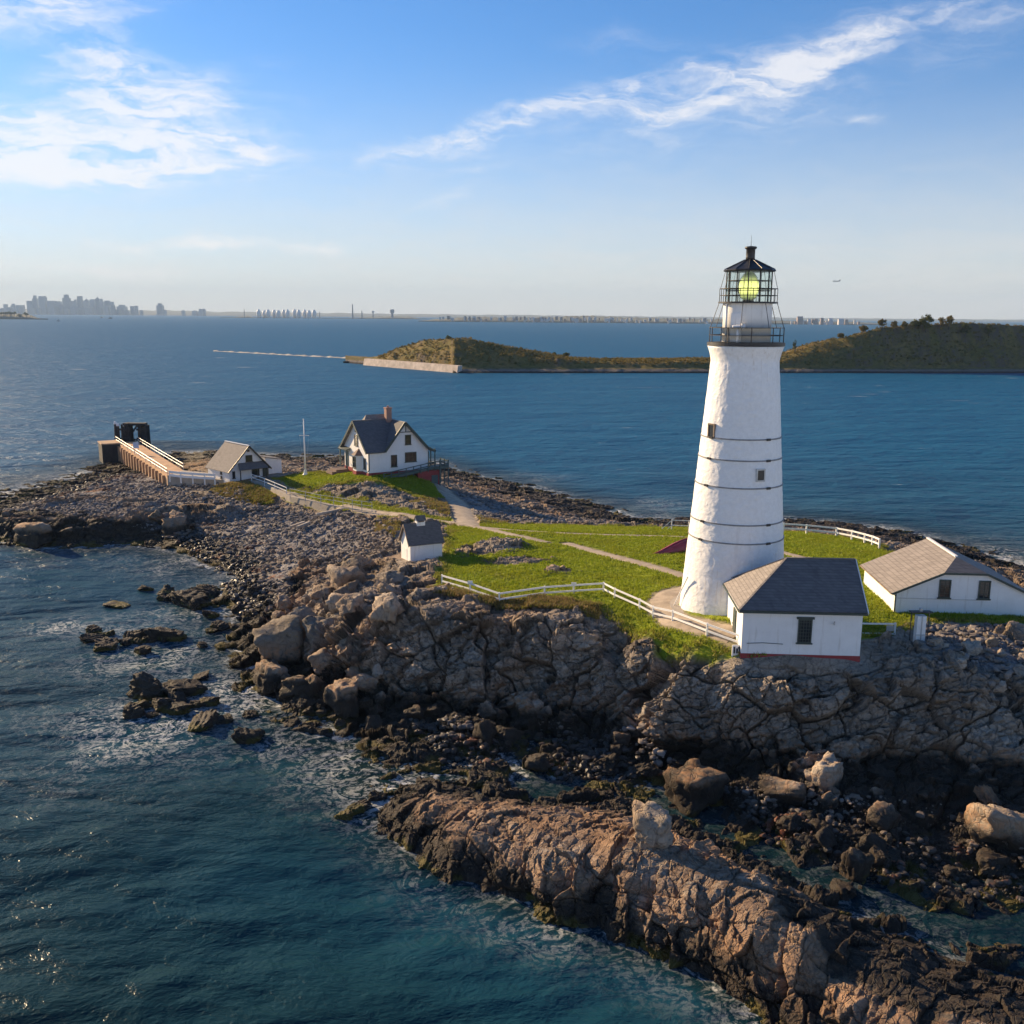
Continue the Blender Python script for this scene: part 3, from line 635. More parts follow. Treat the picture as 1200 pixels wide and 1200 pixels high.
def mat_rubble(name):
    """rubble stone under thick white paint"""
    m, T, b = material(name)
    p = T.n('ShaderNodeTexCoord').outputs['Object']
    q = T.n('ShaderNodeVectorMath', {0: p, 1: T.n('ShaderNodeTexNoise', {'Vector': p, 'Scale': 1.4}).outputs['Color']}, operation='ADD').outputs[0]
    v = T.n('ShaderNodeTexVoronoi', {'Vector': T.map(q, (1, 1, 1.6)), 'Scale': 2.3}, feature='SMOOTH_F1').outputs['Distance']
    n = T.noise(p, 3.5, 6, .65); n2 = T.noise(T.map(p, (1.2, 1.2, .12)), 1, 5, .6)
    cc = T.mix(T.ss(n, .3, .7), (.78, .765, .74), (.86, .845, .82))
    cc = T.mix(T.m('MULTIPLY', T.ss(n2, .55, .75), .32), cc, (.55, .50, .45))
    lk(T, cc, b, 'Base Color'); b.inputs['Roughness'].default_value = .6
    h = T.m('ADD', T.m('MULTIPLY', v, -1.0), T.m('MULTIPLY', n, .55))
    z = T.n('ShaderNodeSeparateXYZ', {0: p}).outputs[2]; dr = T.noise(T.map(p, (5, 5, .25)), 1, 4, .6)
    ru = T.m('MULTIPLY', T.ss(dr, .56, .70), T.m('MAXIMUM', T.ss(z, 15.5, 20), T.m('MULTIPLY', T.ss(z, 9, 3), .6))); cc = T.mix(T.m('MULTIPLY', ru, .45), cc, (.46, .33, .22)); lk(T, cc, b, 'Base Color')
    lk(T, T.bump(h, .5, .06), b, 'Normal'); return m
def mat_glass(name, c=(.012, .016, .02), rough=.08):
    m, T, b = material(name); lk(T, T.mix(T.noise(T.n('ShaderNodeTexCoord').outputs['Object'], 2.0), c, tuple(x * 2 for x in c)), b, 'Base Color')
    b.inputs['Roughness'].default_value = rough; return m
M = {
 'white': mat_plain('white_paint', (.80, .79, .77), .55, .04, 1.0, .004, wear=((.5, .46, .40), .3)),
 'rubble': mat_rubble('white_rubble'),
 'stucco': mat_plain('white_brickwork', (.80, .79, .77), .7, .04, .9, .012, wear=((.55, .50, .45), .28)),
 'clap': mat_clap('white_clapboard', (.80, .79, .77)),
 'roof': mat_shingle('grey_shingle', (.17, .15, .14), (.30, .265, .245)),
 'roofd': mat_shingle('slate_and_shade_shingle', (.085, .085, .095), (.15, .145, .15)),  # slate roofs, and shade painted into roof slopes turned from the sun
 'black': mat_plain('black_iron', (.022, .021, .022), .45, .3, 3),
 'rust': mat_plain('rusty_iron', (.06, .048, .042), .65, .35, 4),
 'band': mat_plain('grey_hoop_iron', (.22, .22, .225), .6, .2, 4),
 'green': mat_plain('dark_green_paint', (.030, .050, .045), .5, .15, 3),
 'deckgreen': mat_plain('grey_green_paint', (.07, .105, .10), .6, .15, 3),
 'red': mat_plain('red_paint', (.26, .026, .030), .55, .15, 2, wear=((.12, .06, .05), .5)),
 'hull': mat_plain('faded_red_paint', (.30, .040, .055), .4, .2, 1.2, .01, wear=((.16, .07, .06), .6)),
 'hull2': mat_plain('pink_red_paint', (.52, .045, .12), .35, .15, 2),
 'brick': mat_brick('red_brick', (.36, .13, .075), (.35, .31, .27)),
 'glass': mat_glass('window_glass'),
 'concrete': mat_plain('concrete', (.33, .29, .24), .85, .18, .8, .02, wear=((.20, .15, .11), .5)),
 'rustcon': mat_plain('rusty_concrete', (.46, .29, .17), .85, .22, .5, .03, wear=((.30, .12, .05), .7)),
 'wood': mat_plain('weathered_timber', (.20, .15, .11), .85, .3, 1.2, .02),
 'darkwood': mat_plain('tarred_timber', (.030, .027, .026), .8, .4, 1.0, .03),
 'deck': mat_plain('orange_planks', (.48, .28, .14), .8, .25, .7, .02),  # even orange brown timber colour
 'steel': mat_plain('galvanised_steel', (.45, .46, .46), .45, .1, 2, metal=.4),
 'brown': mat_plain('brown_shingle', (.16, .10, .075), .8, .2, 2),
 'path': mat_plain('trodden_gravel', (.36, .29, .215), .9, .22, 1.1, .012, wear=((.22, .18, .12), .5)),
}
def mat_lensglass():
    m, T, b = material('lantern_glass')
    t = T.n('ShaderNodeBsdfTransparent', {0: (.93, .96, .95, 1)}); g = T.n('ShaderNodeBsdfGlossy', {'Roughness': .03})
    mx = T.n('ShaderNodeMixShader', {0: .06, 1: t.outputs[0], 2: g.outputs[0]})
    T.t.links.new(mx.outputs[0], [n for n in T.t.nodes if n.type == 'OUTPUT_MATERIAL'][0].inputs[0]); return m
def mat_beam():
    """the lit lens: bright at its heart, greener and dimmer at the prisms of its ends"""
    m, T, b = material('lit_lens')
    p = T.n('ShaderNodeTexCoord').outputs['Object']; z = T.n('ShaderNodeSeparateXYZ', {0: p}).outputs[2]
    k = T.ss(T.m('ABSOLUTE', T.m('ADD', z, .08)), 1.0, .15)
    pr = T.m('ADD', .75, T.m('MULTIPLY', T.m('FRACT', T.m('MULTIPLY', z, 9)), .5))
    e = T.mix(k, (.22, .30, .10), (.86, .84, .22)); lk(T, e, b, 'Emission Color'); lk(T, T.m('MULTIPLY', T.m('ADD', .12, T.m('MULTIPLY', k, .85)), pr), b, 'Emission Strength')
    b.inputs['Base Color'].default_value = (.22, .30, .15, 1); b.inputs['Roughness'].default_value = .15; return m
M['lglass'] = mat_lensglass(); M['lens'] = mat_beam()

def window(parent, c, w, h, axis, bars=(2, 2), frame='green', name='window', depth=.09, pane='glass', fw=.08):
    """a framed window proud of its wall: c centre on the wall face, axis 'x' (wall along x, faces -y) or 'y' (wall along y, faces -x)"""
    cx, cy, cz = c; mb = MB()
    def b(u, v, su, sv, d0, d1):
        if axis == 'x': mb.box((cx + u, cy - (d0 + d1) / 2, cz + v), (su, d1 - d0, sv))
        else: mb.box((cx - (d0 + d1) / 2, cy + u, cz + v), (d1 - d0, su, sv))
    b(-w / 2 + fw / 2, 0, fw, h, -.05, depth); b(w / 2 - fw / 2, 0, fw, h, -.05, depth)
    b(0, h / 2 - fw / 2, w - 2 * fw, fw, -.05, depth); b(0, -h / 2 + fw / 2, w - 2 * fw, fw, -.05, depth - .012)
    b(0, -h / 2 - .04, w + .16, .08, -.05, depth + .05)
    for i in range(1, bars[0]): b(-w / 2 + w * i / bars[0], 0, .035, h - 2 * fw, -.04, depth * .55)
    for i in range(1, bars[1]): b(0, -h / 2 + h * i / bars[1], w - 2 * fw, .032, -.04, depth * .5)
    f = mb.build(name, M[frame], parent)
    g = MB()
    if axis == 'x': g.box((cx, cy - .006, cz), (w - 2 * fw, .05, h - 2 * fw))
    else: g.box((cx - .006, cy, cz), (.05, w - 2 * fw, h - 2 * fw))
    g.build('pane', M[pane], f); return f
def corner_frame(a, b_):
    a = np.asarray(a); b_ = np.asarray(b_); d = b_ - a
    return (a[0], a[1], a[2]), math.atan2(d[1], d[0]), math.hypot(d[0], d[1])

# ------------------------------------------------------------------ lighthouse
TX, TY, TZ = 17.05, 73.0, 7.95
def lighthouse():
    t = empty('lighthouse', (TX, TY, TZ)); tag(t, 'tall white tapering stone lighthouse with black lantern and lit lens', 'lighthouse')
    def rad(z): return 4.0 - z / 18.9 * 1.53
    prof = [(4.0, -.6)] + [(rad(z), z) for z in np.linspace(0, 18.9, 130)]
    prof += [(2.50, 19.15), (2.58, 19.5), (2.70, 19.85), (2.76, 20.02)]
    n = 180; mb = MB().lathe(prof, n=n)
    V = np.array(mb.v); P = V * np.array((1.0, 1.0, 1.5))
    b, cid, off = worley(P / .45 + .4 * np.stack([vnoise(P * 1.3, s) for s in (1, 2, 3)], 1), 5)
    dv = .022 * (idrand(cid, 2) - .5) - .022 * sstep(b, .14, 0) + .012 * fbm(P * 2.4, 6, 3)
    rr = np.hypot(V[:, 0], V[:, 1]); keep = (V[:, 2] < 19.0) & (V[:, 2] > -.3); dv = np.where(keep, dv, 0)
    V[:, 0] *= 1 + dv / rr; V[:, 1] *= 1 + dv / rr; mb.v = [tuple(p) for p in V]
    mb.build('tower', M['rubble'], t, smooth=True)
    MB().lathe([(4.02, .10), (4.75, .10), (4.75, -.6)], n=64).build('footing', M['concrete'], t)
    for px, py in ((870, 516.3), (870, 541), (870, 573), (870, 615.6), (870, 637)):
        z = atd(px, py, TY - 3.2)[2] - TZ; r = rad(z) + .045
        hb_ = MB().lathe([(r - .1, z - .045), (r + .012, z - .045), (r + .01, z + .045), (r - .1, z + .045)], n=96).build('hoop_band', M['band'], t, smooth=False)
        for a in (-148, -62, 30, 120):
            MB().box((math.cos(R(a)) * (r + .03), math.sin(R(a)) * (r + .03), z), (.1, .34, .16), R(a)).build('clamp', M['black'], hb_)
    # windows of the tower
    def twin(ang, z, w, h, fr):
        r = rad(z); e = MB(); a = R(ang)
        def b(u, v, su, sv, d0, d1, m_):
            rr = r + (d0 + d1) / 2; m_.box((math.cos(a) * rr - math.sin(a) * u, math.sin(a) * rr + math.cos(a) * u, z + v), (d1 - d0, su, sv), a)
        for s_ in (-1, 1): b(s_ * w / 2, 0, .1, h + .1, -.25, .09, e)
        b(0, h / 2, w - .1, .1, -.25, .085, e); b(0, -h / 2, w - .1, .1, -.25, .11, e)
        f = e.build('window', M[fr], t); g = MB(); b(0, 0, w - .1, h - .1, -.2, .045, g); g.build('pane', M['glass'], f)
    twin(-74, atd(897, 557, 70)[2] - TZ, .62, .82, 'steel'); twin(-150, atd(829, 504, 72)[2] - TZ, .62, .95, 'wood')
    # lower gallery
    MB().lathe([(2.4, 20.02), (2.80, 20.02), (2.80, 20.28), (1.7, 20.30)], n=64).build('gallery_deck', M['black'], t)
    def rail(name, r, z0, h, nposts, levels, pr, mat):
        f = MB()
        for lv in levels:
            f2 = [(r + .02 * math.cos(q), z0 + lv + .02 * math.sin(q)) for q in np.linspace(0, 2 * math.pi, 7)]
            f.lathe(f2, n=40)
        o = f.build(name, M[mat], t, smooth=True)
        for k in range(nposts):
            a = 2 * math.pi * (k + .35) / nposts
            MB().tube((r * math.cos(a), r * math.sin(a), z0), (r * math.cos(a), r * math.sin(a), z0 + h), pr, n=8).build('post', M[mat], o)
    rail('gallery_railing', 2.68, 20.28, 1.08, 10, (.5, 1.04), .035, 'rust')
    MB().lathe([(1.74, 20.3), (1.74, 23.03), (1.74, 23.05)], n=64).build('watch_room', M['white'], t, smooth=True)
    dr = MB().box((1.76 * math.cos(R(-128)), 1.76 * math.sin(R(-128)), 21.35), (.12, .8, 2.0), R(-128)).build('door', M['white'], t)
    MB().box((1.84 * math.cos(R(-136)), 1.84 * math.sin(R(-136)), 21.35), (.05, .06, .16), R(-136)).build('handle', M['black'], dr)
    pa = R(-152); MB().tube((1.95 * math.cos(pa), 1.95 * math.sin(pa), 20.3), (1.95 * math.cos(pa), 1.95 * math.sin(pa), 23.0), .09).build('drain_pipe', M['white'], t, smooth=True)
    MB().lathe([(1.5, 23.05), (2.12, 23.05), (2.12, 23.16), (1.4, 23.18)], n=48).build('lantern_deck', M['black'], t)
    rail('lantern_railing', 2.05, 23.16, .95, 14, (.45, .93), .025, 'black')
    # stays between the two galleries
    for k in range(8):
        a = 2 * math.pi * (k + .5) / 8
        MB().tube((2.66 * math.cos(a), 2.66 * math.sin(a), 21.3), (2.08 * math.cos(a), 2.08 * math.sin(a), 23.1), .022, n=6).build('stay', M['rust'], t)
        MB().tube((2.05 * math.cos(a), 2.05 * math.sin(a), 24.05), (1.74 * math.cos(a), 1.74 * math.sin(a), 25.3), .018, n=6).build('stay', M['rust'], t)
    N = 12
    for k in range(N):
        a = 2 * math.pi * (k + .5) / N
        MB().tube((1.6 * math.cos(a), 1.6 * math.sin(a), 23.16), (1.6 * math.cos(a), 1.6 * math.sin(a), 25.36), .045, n=8).build('mullion', M['black'], t)
    for z in (23.95, 24.65):
        MB().lathe([(1.6 + .022 * math.cos(q), z + .022 * math.sin(q)) for q in np.linspace(0, 2 * math.pi, 7)], n=N, phase=.5).build('glazing_ring', M['black'], t)
    for k in range(N):
        a0, a1 = 2 * math.pi * (k + .5) / N, 2 * math.pi * (k + 1.5) / N
        P = [(1.585 * math.cos(a), 1.585 * math.sin(a), z) for a, z in ((a0, 23.2), (a1, 23.2), (a1, 25.34), (a0, 25.34))]
        MB().prism(P, .012).build('lantern_pane', M['lglass'], t)
    le = MB().lathe([(.0, -.98), (.30, -.95), (.52, -.80), (.66, -.45), (.70, 0), (.66, .32), (.52, .66), (.34, .92), (.16, 1.06), (0, 1.10)], n=32).build('lens', M['lens'], t, smooth=True)
    le.location = (0, 0, 24.25)
    for k in range(8):
        a = 2 * math.pi * k / 8; fr = MB()
        pr_ = [(.32, -.95), (.56, -.8), (.70, -.45), (.735, 0), (.70, .33), (.56, .67), (.36, .95)]
        for (r0, z0), (r1, z1) in zip(pr_[:-1], pr_[1:]): fr.tube((r0 * math.cos(a), r0 * math.sin(a), z0), (r1 * math.cos(a), r1 * math.sin(a), z1), .014, n=5)
        fr.build('frame_rib', M['band'], le)
    MB().tube((0, 0, 23.1), (0, 0, 23.32), .45, .38, 16).build('pedestal', M['rust'], t)
    MB().lathe([(1.45, 25.30), (1.82, 25.30), (1.86, 25.38), (1.80, 25.44), (.40, 26.12), (.0, 26.12)], n=N, phase=.5).build('roof', M['black'], t)
    ri = MB()
    for k in range(N):
        a = 2 * math.pi * (k + .5) / N; ri.tube((1.80 * math.cos(a), 1.80 * math.sin(a), 25.46), (.4 * math.cos(a), .4 * math.sin(a), 26.14), .025, n=5)
    ri.build('roof_rib', M['black'], t)
    v = MB().lathe([(.34, 26.08), (.32, 26.35), (.32, 26.85), (.40, 26.90), (.44, 26.98), (.40, 27.05), (0, 27.1)], n=20).build('ventilator', M['black'], t, smooth=True)
    MB().tube((0, 0, 27.0), (0, 0, 27.85), .022, .008, 6).build('lightning_rod', M['black'], v)
    # horn and its bracket on the gallery
    e = empty('fog_horn', (TX + 2.35 * math.cos(R(-118)), TY + 2.35 * math.sin(R(-118)), TZ + 20.29)); tag(e, 'small white fog horn on a bracket at the lower lighthouse gallery', 'fog horn')
    MB().tube((0, 0, 0), (0, 0, .95), .11, .08, 10).build('stand', M['white'], e, smooth=True)
    MB().lathe([(.05, -.40), (.1, -.36), (.12, .30), (.20, .42), (.20, .47)], n=14).build('horn', M['white'], e, smooth=True).matrix_local = Matrix.Translation((0, 0, 1.12)) @ Matrix.Rotation(R(90), 4, 'Y')
    MB().tube((.35, 0, .9), (.35, 0, 1.35), .13, n=12).build('lamp_can', M['steel'], e)
lighthouse()

# ------------------------------------------------------------------ oil house at the foot of the tower
def oil_house():
    A, rz, Ln = corner_frame(at(868, 770, 7.5), at(1007, 773.5, 7.5)); W, H, RH = 6.6, 3.5, 6.15; oh = .32
    t = empty('oil_house', A, rz); tag(t, 'white oil house with hipped grey roof standing against the lighthouse foot', 'house')
    MB().box((Ln / 2, W / 2, .02), (Ln + .06, W + .06, .52)).build('foundation', M['red'], t)
    wl = MB().add([(0, 0, .28), (Ln, 0, .28), (Ln, W, .28), (0, W, .28), (0, 0, H), (Ln, 0, H), (Ln, W, H), (0, W, H), (Ln, W / 2, RH - .15)],
             [(0, 1, 5, 4), (1, 2, 6, 8, 5), (2, 3, 7, 6), (3, 0, 4, 7), (3, 2, 1, 0), (4, 5, 8), (6, 7, 8), (7, 4, 8)]).build('wall', M['stucco'], t)
    e0, ex, y0, y1 = -oh, Ln + .22, -oh, W + oh; ze = H - .1; hx = W / 2 + .1
    a, b, c, d = (e0, y0, ze), (ex, y0, ze), (ex, y1, ze), (e0, y1, ze); r0, r1 = (hx, W / 2, RH), (ex, W / 2, RH)
    rf = MB().prism((a, b, r1, r0), .10).build('roof', M['roofd'], t)
    MB().prism((c, d, r0, r1), .10).build('roof', M['roof'], t); MB().prism((d, a, r0), .10).build('roof', M['roof'], t)
    MB().box(((e0 + ex) / 2, y0 - .02, ze - .12), (ex - e0, .06, .16)).build('gutter', M['green'], t)
    MB().bar((e0 - .03, y0, ze - .1), (e0 - .03, y1, ze - .1), .05, .16).build('gutter', M['green'], t)
    MB().bar((ex + .03, y0, ze - .08), (ex + .03, W / 2, RH - .08), .06, .2).build('bargeboard', M['white'], t)
    MB().bar((ex + .03, W / 2, RH - .08), (ex + .03, y1, ze - .08), .06, .2).build('bargeboard', M['white'], t)
    MB().bar((hx, W / 2, RH + .02), (ex, W / 2, RH + .02), .16, .06).build('ridge_cap', M['roof'], t)
    MB().bar((hx, W / 2, RH + .03), (e0, y0, ze + .03), .14, .05).build('ridge_cap', M['roof'], t); MB().bar((hx, W / 2, RH + .03), (e0, y1, ze + .03), .14, .05).build('ridge_cap', M['roof'], t)
    window(t, (Ln * .525, 0, 1.95), .92, 1.65, 'x', (5, 7), 'green')
    MB().box((Ln * .525, -.05, 2.86), (1.16, .16, .14)).build('lintel', M['green'], t)
    d = MB().box((-.03, W * .42, 1.45), (.1, 1.0, 2.2)).build('door', M['green'], t)
    MB().box((-.10, W * .42 + .38, 1.4), (.05, .06, .12)).build('handle', M['steel'], d)
    l = MB().tube((Ln * .76, 0, 2.5), (Ln * .76, -.28, 2.5), .025, n=6).tube((Ln * .76, -.25, 2.5), (Ln * .76, -.25, 2.72), .05, n=8).build('wall_lamp', M['steel'], t)
    MB().tube((.35, -.04, 1.0), (1.4, -.04, 1.06), .022, n=5).tube((1.4, -.04, 1.06), (2.75, -.04, 1.0), .022, n=5).build('cable', M['black'], t)
oil_house()

def fog_house():
    A, rz, Ln = corner_frame(at(1047, 717, 7.9), at(1206, 721.5, 7.9)); D, H, k = 8.3, 1.62, .457; cx = Ln / 2; RH = H + cx * k; HC = H + 3.45 * k
    t = empty('fog_signal_house', A, rz); tag(t, 'low wide white building with broad grey roof and clipped gable on the lawn', 'house')
    MB().add([(0, 0, -.6), (Ln, 0, -.6), (Ln, D, -.6), (0, D, -.6), (0, 0, H), (3.45, 0, HC), (Ln - 3.45, 0, HC), (Ln, 0, H), (Ln, D, H), (cx, D, RH - .05), (0, D, H), (cx, 2.05, RH - .05)],
             [(0, 1, 7, 6, 5, 4), (1, 2, 8, 7), (2, 3, 10, 9, 8), (3, 0, 4, 10), (3, 2, 1, 0), (4, 5, 11, 9, 10), (6, 7, 8, 9, 11), (5, 6, 11)]).build('wall', M['stucco'], t)
    o = .3; y0, y1 = -.22, D + .25; up = .07
    L0, L1 = (-o, y0, H - o * k + up), (-o, y1, H - o * k + up); R0, R1 = (Ln + o, y0, H - o * k + up), (Ln + o, y1, H - o * k + up)
    r0, r1 = (cx, 2.0, RH + up), (cx, y1, RH + up); c0, c1 = (3.45, y0, HC + up), (Ln - 3.45, y0, HC + up)
    MB().prism((L0, c0, r0, r1, L1), .08).build('roof', M['roof'], t); MB().prism((c1, R0, R1, r1, r0), .08).build('roof', M['roof'], t); MB().prism((c0, c1, r0), .08).build('roof', M['roofd'], t)
    MB().bar((cx, 1.98, RH + up + .04), (cx, y1, RH + up + .04), .22, .09).build('ridge_cap', M['white'], t)
    for p, q in ((L0, c0), (c0, c1), (c1, R0)): MB().bar((p[0], p[1] - .04, p[2] - .08), (q[0], q[1] - .04, q[2] - .08), .06, .16).build('bargeboard', M['green'], t)
    MB().bar((L0[0] - .04, L0[1], L0[2] - .06), (L1[0] - .04, L1[1], L1[2] - .06), .07, .12).build('gutter', M['wood'], t)
    for x in (Ln * .362, Ln * .652): window(t, (x, 0, 1.95), .86, 1.42, 'x', (2, 4), 'green')
    MB().tube((.06, -.04, H - .1), (.06, -.04, -.3), .045, n=8).build('downpipe', M['green'], t)
    MB().box((Ln * .36, -.025, 1.12), (Ln * .68, .05, .035)).build('conduit', M['steel'], t)
fog_house()

# ------------------------------------------------------------------ keeper's house
def keepers_house():
    A = at(432, 561, 6.6); rz = R(31); L, W, H, RH = 9.6, 9.2, 4.0, 7.95
    t = empty('keepers_house', A, rz); tag(t, "white two storey keeper's house with steep dark gables and a brick chimney", 'house')
    my = W / 2
    MB().box((L / 2, W / 2, .05), (L + .08, W + .08, 1.5)).build('foundation', M['red'], t)
    g0, g1, gx = 2.6, L, 5.75
    MB().add([(0, 0, .8), (L, 0, .8), (L, W, .8), (0, W, .8), (0, 0, H), (0, my, RH - .12), (0, W, H), (L, W, H), (gx, W, RH - .12), (L, 0, H), (g0, 0, H), (gx, 0, RH - .12), (g0, W, H)],
             [(0, 1, 9, 11, 10, 4), (1, 2, 7, 9), (2, 3, 6, 12, 8, 7), (3, 0, 4, 5, 6), (3, 2, 1, 0)]).build('wall', M['clap'], t)
    th = .16; o = .45; s = (RH - H) / my; ze = H - o * s * .55
    MB().prism(((-o, -o, ze), (g0 - .1, -o, ze), (gx, my, RH + .06), (-o, my, RH + .06)), th).build('roof', M['roofd'], t)
    MB().prism(((g0 - .1, W + o, ze), (-o, W + o, ze), (-o, my, RH + .06), (gx, my, RH + .06)), th).build('roof', M['roof'], t)
    # cross gable: left slopes, right slope with a flared foot over the porch
    MB().prism(((g0 - .15, -o - .02, ze + .02), (gx, -o - .02, RH + .09), (gx, my, RH + .09)), th).build('roof', M['roofd'], t)
    MB().prism(((gx, W + o, RH + .09), (g0 - .15, W + o, ze + .02), (gx, my, RH + .09)), th).build('roof', M['roof'], t)
    MB().prism(((gx, -o - .02, RH + .09), (L - .2, -o - .02, H + .05), (L - .2, W + o, H + .05), (gx, W + o, RH + .09)), th).build('roof', M['roof'], t)
    MB().prism(((L - .25, -o - .02, H + .07), (L + 1.0, -o - .02, H - .55), (L + 1.0, W + o, H - .55), (L - .25, W + o, H + .07)), th).build('roof', M['roof'], t)
    for p, q in (((g0 - .15, -o - .06, ze), (gx, -o - .06, RH)), ((gx, -o - .06, RH), (L - .2, -o - .06, H)), ((L - .2, -o - .06, H), (L + 1.05, -o - .06, H - .6)),
                 ((-o - .04, -o, ze - .05), (-o - .04, my, RH)), ((-o - .04, my, RH), (-o - .04, W + .1, H)), ((-o - .04, W + .1, H), (-o - .04, W + 1.2, H - .7))):
        MB().bar(p, q, .09, .34).build('bargeboard', M['green'], t)
    MB().prism(((L + o, W + 1.2, H - .65), (-o, W + 1.2, H - .65), (-o, W + .1, H + .12), (L + o, W + .1, H + .12)), th).build('roof', M['roof'], t)
    # raised rear roof behind the ridge
    MB().add([(1.2, my + .1, RH - .8), (6.2, my + .1, RH - .8), (6.2, W - .5, RH - 2.2), (1.2, W - .5, RH - 2.2), (2.2, my + 1.2, RH + .75), (6.2, my + 1.2, RH + .75)],
             [(0, 1, 5, 4), (1, 2, 5), (2, 3, 4, 5), (3, 0, 4), (3, 2, 1, 0)]).build('rear_roof', M['roof'], t)
    MB().bar((-o, my, RH + .1), (gx, my, RH + .1), .2, .07).build('ridge_cap', M['roof'], t)
    c = MB().box((5.2, my - .1, RH + .55), (.85, .85, 2.3)).box((5.2, my - .1, RH + 1.75), (1.0, 1.0, .16)).build('chimney', M['brick'], t)
    MB().tube((5.2, my - .1, RH + 1.8), (5.2, my - .1, RH + 2.1), .15, n=10).build('flue', M['brick'], c)
    # front windows
    window(t, (4.05, 0, 2.35), .95, 1.75, 'x', (1, 2), 'green'); window(t, (6.75, 0, 2.75), 1.85, 1.45, 'x', (3, 2), 'green'); window(t, (6.35, 0, 5.35), .95, 1.45, 'x', (1, 2), 'green')
    MB().box((6.0, -.05, 6.5), (2.6, .1, .1)).box((6.0, -.05, 7.0), (.1, .09, .95)).build('gable_timber', M['green'], t)
    MB().tube((.12, -.06, H - .2), (.12, -.06, 1.2), .06, n=8).tube((.12, -.06, 1.2), (-.5, -.06, .8), .06, n=8).build('downpipe', M['green'], t)
    # bay on the gable side
    by0, by1 = 2.3, 4.6
    MB().add([(0.02, by0, .75), (-.75, by0 + .5, .75), (-.75, by1 - .5, .75), (.02, by1, .75), (.02, by0, 3.1), (-.75, by0 + .5, 3.1), (-.75, by1 - .5, 3.1), (.02, by1, 3.1)],
             [(1, 0, 4, 5), (2, 1, 5, 6), (3, 2, 6, 7), (4, 7, 6, 5), (0, 1, 2, 3)]).build('bay', M['clap'], t)
    MB().add([(0, by0 - .3, 3.1), (-1.0, by0 + .4, 3.1), (-1.0, by1 - .4, 3.1), (0, by1 + .3, 3.1), (.0, (by0 + by1) / 2, 4.05)], [(0, 1, 4), (1, 2, 4), (2, 3, 4), (3, 2, 1, 0)]).build('bay_roof', M['brown'], t)
    MB().add([(0.0, by0 - .03, -.3), (-.8, by0 + .48, -.3), (-.8, by1 - .48, -.3), (0, by1 + .03, -.3), (0, by0 - .03, .78), (-.8, by0 + .48, .78), (-.8, by1 - .48, .78), (0, by1 + .03, .78)],
             [(1, 0, 4, 5), (2, 1, 5, 6), (3, 2, 6, 7), (4, 5, 6, 7)]).build('bay_base', M['red'], t)
    window(t, (-.76, (by0 + by1) / 2, 2.05), 1.15, 1.7, 'y', (2, 2), 'green'); window(t, (-.01, 1.3, 2.05), .7, 1.6, 'y', (1, 2), 'green'); window(t, (0, my - .2, 5.15), 1.25, 1.6, 'y', (2, 2), 'green')
    MB().box((-.05, my, 6.6), (.1, .3, .5)).build('gable_vent', M['green'], t)
    # porch at the far corner of the gable side
    MB().box((-.02, W - 1.0, 2.0), (.12, 1.1, 2.3)).build('door', M['deckgreen'], t)
    for y in (W - 2.2, W + .6): MB().box((-.5, y, 2.0), (.16, .16, 3.0)).build('porch_post', M['deckgreen'], t)
    MB().prism(((-.8, W - 2.5, 3.3), (0, W - 2.5, 3.65), (0, W + .9, 3.65), (-.8, W + .9, 3.3)), -.1).build('porch_roof', M['green'], t)
    MB().box((-1.3, W - 1.0, .25), (2.0, 2.6, .5)).box((-2.6, W - 1.0, .0), (.7, 2.4, .4)).build('steps', M['brown'], t)
    # ramp and deck of grey green boards round the front
    f = MB(); x0, z0, x1, z1 = 1.6, -.1, L + .3, 1.1
    f.prism(((x0, -1.7, z0), (x1, -1.7, z1), (x1, -.3, z1), (x0, -.3, z0)), .16); f.box((L + 1.3, -.6, 1.02), (2.2, 2.6, .16))
    rp = f.build('ramp', M['deckgreen'], t)
    f = MB()
    for a_, b_ in (((x0, -1.75, z0), (x1, -1.75, z1)), ((x1, -1.75, z1), (L + 2.4, -1.95, z1)), ((L + 2.4, -1.95, z1), (L + 2.4, .6, z1))):
        a_, b_ = Vector(a_), Vector(b_)
        for h in (.95, .5, .12): f.bar(a_ + Vector((0, 0, h)), b_ + Vector((0, 0, h)), .06, .13 if h > .2 else .3)
    f.build('handrail', M['deckgreen'], rp)
    for k in range(8):
        q = k / 7; MB().box((x0 + (x1 - x0) * q, -1.84, z0 + (z1 - z0) * q + .35), (.11, .1, 1.4)).build('rail_post', M['deckgreen'], rp)
    for x, y in ((L + 2.4, -1.95), (L + 2.4, -.7), (L + 2.4, .6), (L + 1.0, -1.95)): MB().box((x, y, z1 - .8), (.14, .14, 3.9)).build('rail_post', M['deckgreen'], rp)
    MB().box((L + .95, 1.0, 2.4), (.14, .14, 2.9)).box((L + .95, -.42, 2.4), (.14, .14, 2.9)).build('porch_post', M['deckgreen'], t)
    MB().box((L + .06, -.02, 2.3), (.1, .1, 2.2)).build('corner_board', M['green'], t)
    # cellar under the deck
    cl = MB().box((L - .6, -.75, -.75), (3.6, 1.5, 2.9)).build('cellar', M['red'], t)
    MB().box((L + .35, -1.53, -1.0), (1.05, .08, 2.0)).build('door', M['deckgreen'], cl)
keepers_house()

